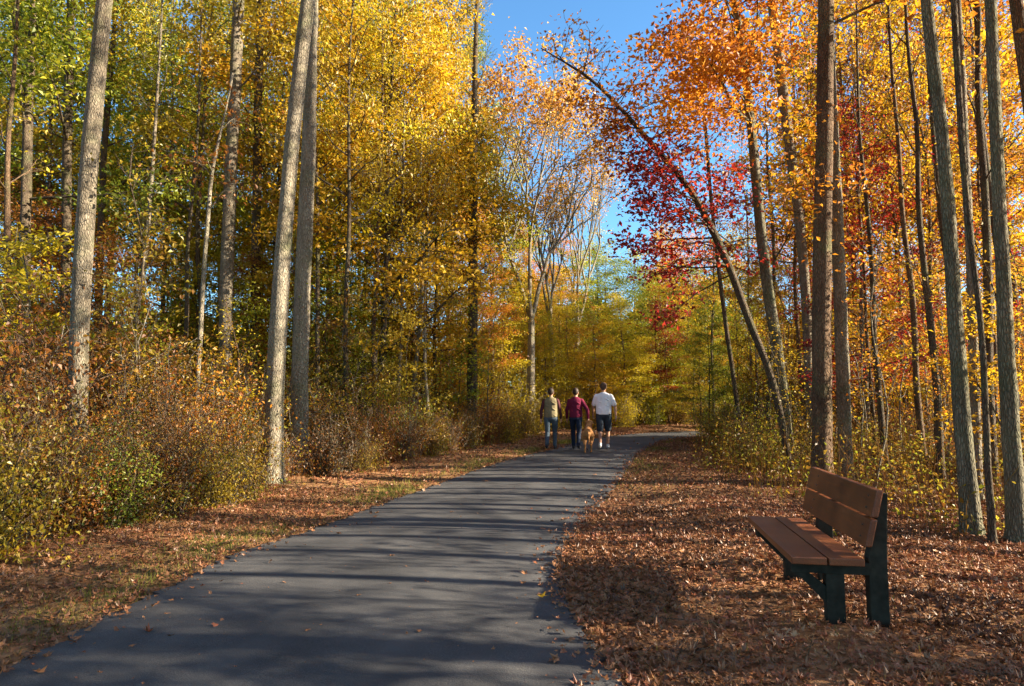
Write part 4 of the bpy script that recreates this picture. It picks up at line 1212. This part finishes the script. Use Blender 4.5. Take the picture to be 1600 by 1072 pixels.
for (px, Y) in [(20, 7.4), (60, 8.8), (95, 9.4), (165, 8.4), (190, 10.2), (215, 9.0), (250, 9.8), (275, 9.2), (320, 9.9), (345, 11.2), (372, 10.0), (398, 11.8), (5, 10.5), (120, 11.5), (230, 12.4),
               (500, 13.4), (520, 14.2), (548, 14.4), (577, 15.2), (600, 16), (630, 16.6), (660, 18.2)]:
    plant('bare', px, Y, random.uniform(1.5, 3.2), random.choice(['gold', 'rust', 'orange', 'yellow', 'lime']), random.choice(['pale', 'grey', 'brown']), 'sapling', 'thin saplings in the understorey', wide=.9, word='bare whip')


# shrubs
def proto_shrub(seed, n, H, leaf, size, spread=.55):
    r_ = np.random.default_rng(seed); W, Lf = Geo(), Geo(); cen, val = [], []
    for i in range(n):
        a = r_.uniform(0, 6.28); t = r_.uniform(.02, .85) * r_.uniform(.5, 1)
        d = np.array([math.cos(a) * math.sin(t), math.sin(a) * math.sin(t), math.cos(t)])
        b = np.array([r_.normal(0, .13), r_.normal(0, .13), -.04]); ln = H * r_.uniform(.45, 1.4)
        pts = [b]
        for k in range(5): d = unit(d + r_.normal(0, .16, 3) + [0, 0, -.05 * k]); pts.append(pts[-1] + d * ln / 5)
        wood_limb(W, pts, np.linspace(.010, .003, 6), 4)
        v = r_.random()
        for k in range(1, 6):
            for q in range(3):
                s = unit(r_.normal(0, 1, 3)) * r_.uniform(.08, .30)
                W.add(*tube([pts[k], pts[k] + s * .5, pts[k] + s], [.004, .003, .002], 3))
                cen.append(pts[k] + s); val.append(v * .6 + r_.random() * .4)
    cen = np.array(cen); cnt = r_.poisson(leaf, len(cen)); idx = np.repeat(np.arange(len(cen)), cnt)
    C = cen[idx] + r_.normal(0, 1, (len(idx), 3)) * [.11, .11, .07]
    C[:, 2] = np.maximum(C[:, 2], .03)
    V, Fq = leaf_quads(C, size * r_.uniform(.6, 1.4, len(C)), r_, .8)
    Lf.add(V, Fq, np.clip(np.array(val)[idx] * .7 + r_.random(len(C)) * .3, 0, 1))
    return W.mesh('stems', BK['brown'], True), Lf.mesh('foliage', LM['mixed'])


SHR = [proto_shrub(200 + i, 34, 1.15, 7.5, .044) for i in range(4)]
SHR_DRY = [proto_shrub(220 + i, 40, 1.05, 3.2, .040) for i in range(3)]
def shrub(px, Y, H, mat, dry=False, wide=1.0, x=None):
    if x is None: x = (px - 800) / F * Y
    prs = SHR_DRY if dry else SHR
    i = _turn[0] % len(prs); _turn[0] += 1
    root = thing('shrub', label_for('dry brambly shrub' if dry else 'leafy shrub', mat, px, Y, H), 'shrub', (x, Y, h1(x, Y)), random.uniform(0, 6.28), 'shrubs along the edge of the woods')
    wide = wide * random.uniform(.72, .95); root.scale = (H * wide, H * wide, H * random.uniform(.9, 1.15))
    link('stems', prs[i][0], root, BK[random.choice(['brown', 'grey', 'dark'])]); link('foliage', prs[i][1], root, LM[mat])


# the thick bank of bushes on the near side of the woods
for (px, Y, H, mat, dry) in [(-40, 5.6, 1.05, 'olive', 0), (30, 6.1, .95, 'mixed', 0), (85, 6.5, .8, 'mixed', 1), (130, 6.7, .85, 'rust', 0), (180, 7.0, .75, 'green', 0), (228, 7.4, .8, 'mixed', 0), (285, 7.9, .85, 'rust', 0),
                            (335, 8.4, .8, 'olive', 0), (382, 9.0, .75, 'mixed', 0), (60, 7.2, .95, 'olive', 1), (160, 7.9, .8, 'orange', 1), (265, 8.7, 1.2, 'brown', 1), (350, 9.6, 1.1, 'rust', 1), (-10, 7.8, 1.7, 'rust', 0), (50, 8.3, 1.15, 'rust', 0), (180, 8.9, .9, 'orange', 0), (240, 9.6, 1.3, 'mixed', 0),
                            (310, 10.2, 1.5, 'orange', 0), (375, 10.8, 1.25, 'olive', 0), (20, 9.6, 2.0, 'brown', 1), (100, 10.6, 2.0, 'rust', 0), (200, 11, 1.7, 'brown', 1), (260, 11.6, 1.7, 'olive', 0),
                            (330, 12.2, 1.7, 'gold', 0), (160, 12.4, 2.0, 'rust', 0), (60, 12.2, 2.3, 'orange', 0), (400, 12.6, 1.5, 'rust', 1), (445, 11.0, .6, 'rust', 1), (500, 11.6, .85, 'rust', 1),
                            (525, 12.6, 1.0, 'brown', 1), (560, 13.4, .95, 'rust', 1), (600, 14.4, 1.0, 'rust', 0), (575, 12.9, .6, 'olive', 1), (640, 15.2, 1.05, 'rust', 1), (670, 16.2, 1.0, 'mixed', 0),
                            (705, 17.6, .95, 'rust', 1), (735, 18.6, .9, 'mixed', 0), (765, 20, .9, 'rust', 0), (790, 21.5, 1.0, 'olive', 0), (812, 23, 1.0, 'mixed', 0), (835, 25, 1.1, 'olive', 0),
                            (800, 26, 1.8, 'yellow', 0), (845, 31, 2.3, 'gold', 0), (880, 32, 2.4, 'yellow', 0), (912, 33, 2.4, 'gold', 0), (945, 33, 2.5, 'yellow', 0), (990, 34, 2.6, 'olive', 0), (1035, 34, 2.6, 'yellow', 0), (1075, 33, 2.4, 'gold', 0), (770, 24, 1.6, 'gold', 0), (735, 22, 1.6, 'orange', 0), (860, 27.5, 1.3, 'olive', 0), (895, 28.6, 1.4, 'yellow', 0), (930, 29.5, 1.4, 'gold', 0), (975, 30, 1.5, 'yellow', 0), (1020, 31, 1.5, 'lime', 0), (1060, 31.5, 1.4, 'mixed', 0),
                            (540, 15, 1.5, 'olive', 0), (480, 14.6, 1.6, 'mixed', 0), (620, 17.5, 1.6, 'lime', 0), (690, 20, 1.7, 'gold', 0), (430, 15, 1.7, 'olive', 0), (370, 15.5, 2.0, 'rust', 0),
                            (290, 15, 2.0, 'mixed', 0), (210, 15.6, 2.1, 'rust', 0), (110, 15, 2.3, 'mixed', 0), (25, 14.6, 2.5, 'rust', 0), (1105, 29.5, 1.5, 'green', 0),
                            (1130, 19.5, 1.0, 'lime', 0), (1108, 21.5, 1.1, 'olive', 0), (1150, 17.4, .9, 'olive', 1), (1175, 16, 1.0, 'lime', 1), (1165, 14.2, .8, 'olive', 1), (1205, 13.4, .9, 'lime', 1),
                            (1225, 15.4, 1.1, 'gold', 1), (1190, 18.6, 1.3, 'mixed', 0), (1245, 12.6, .7, 'olive', 1), (1230, 18, 1.4, 'olive', 0), (1265, 15, 1.2, 'gold', 1), (1345, 15.5, 1.2, 'brown', 1),
                            (1400, 15, 1.1, 'rust', 1), (1450, 14, 1.1, 'brown', 1), (1380, 18, 1.5, 'rust', 0), (1440, 18.5, 1.6, 'gold', 0), (1500, 16, 1.3, 'rust', 1), (1560, 14, 1.2, 'olive', 1),
                            (1320, 19, 1.6, 'olive', 0), (1530, 11, .8, 'brown', 1), (1470, 11.5, .7, 'rust', 1), (1600, 11, 1.0, 'rust', 1)]:
    shrub(px, Y, H, mat, bool(dry))

# ------------------------------------------------------------------ undergrowth too fine to count and the far woods
rs = np.random.default_rng(31)
G = Geo(); cs = []
for (n, x0, x1, y0, y1, dmin, side) in [(8000, -12, 2, 5.4, 24, 1.6, -1), (9500, 3.2, 17, 6.6, 26, 1.95, 1), (4200, 3.2, 9.5, 11, 25, 1.25, 1)]:
    x, y = rs.uniform(x0, x1, n), rs.uniform(y0, y1, n)
    d, s = path_d(x, y); k = (s == side) & (d > dmin + rs.exponential(.35, n)); x, y = x[k], y[k]
    z = height(x, y)
    for i in range(len(x)):
        h = rs.uniform(.15, .9) ** 1.3 * (1.2 if side < 0 else 1.3) * min(1, y[i] / 9); a = rs.uniform(0, 6.28); l = rs.uniform(.05, .45) * h
        p0 = np.array([x[i], y[i], z[i] - .02]); p1 = p0 + [math.cos(a) * l * .3, math.sin(a) * l * .3, h * .6]; p2 = p0 + [math.cos(a) * l, math.sin(a) * l, h]
        V, Fq = tube([p0, p1, p2], [.0035, .003, .0015], 3); G.add(V, Fq, np.full(len(Fq), rs.uniform(.1, .5)))
        for q in range(rs.integers(2, 7)):
            t = rs.uniform(.35, 1); cs.append(p0 + (p2 - p0) * t + rs.normal(0, .05, 3))
C = np.array(cs); V, Fq = leaf_quads(C, rs.uniform(.03, .085, len(C)), rs, .7); G.add(V, Fq, rs.random(len(C)))
tag(link('undergrowth', G.mesh('undergrowth', LM['mixed'])), kind='stuff', label='tangled dry weeds and low brambles on the forest floor')

G = Geo()
FAR = leaf_mat('far_wood_leaves', [(.08, .055, .015), (.24, .15, .02), (.36, .30, .02), (.58, .36, .03), (.50, .20, .03)], nscale=.16, clump=.8)
def band(n, fx, zmax, size):
    t = rs.random(n); X, Y = fx(t)
    zmax = zmax * (1 + .5 * np.clip((X / Y * 1000 + 60) / 120, 0, 1)); dpt = rs.uniform(0, 7, n)
    rr = np.hypot(X, Y); X = X * (1 + dpt / rr); Y = Y * (1 + dpt / rr)
    top = zmax * (.78 + .12 * np.sin(t * 47) + .10 * np.sin(t * 113 + 1))
    Z = top * rs.random(n) ** .8
    V, Fq = leaf_quads(np.stack([X, Y, Z], 1), size * rs.uniform(.6, 1.4, n), rs, .5, .75)
    cl = .5 + .25 * np.sin(X * .5 + Z * .9) + .2 * np.sin(Y * .4 - Z * 1.3)
    G.add(V, Fq, np.clip(cl * .6 + rs.random(n) * .4, 0, 1))
band(85000, lambda t: (-55 * np.cos(t * 1.9) , 20 + 36 * np.sin(t * 1.9)), 9.5, .5)     # far side of the woods
band(26000, lambda t: (16 + 22 * t, 50 - 34 * t ** 1.5), 7.0, .45)
tag(link('distant_woods', G.mesh('distant_woods', FAR)), kind='stuff', label='far off mass of olive and gold woodland closing the view')
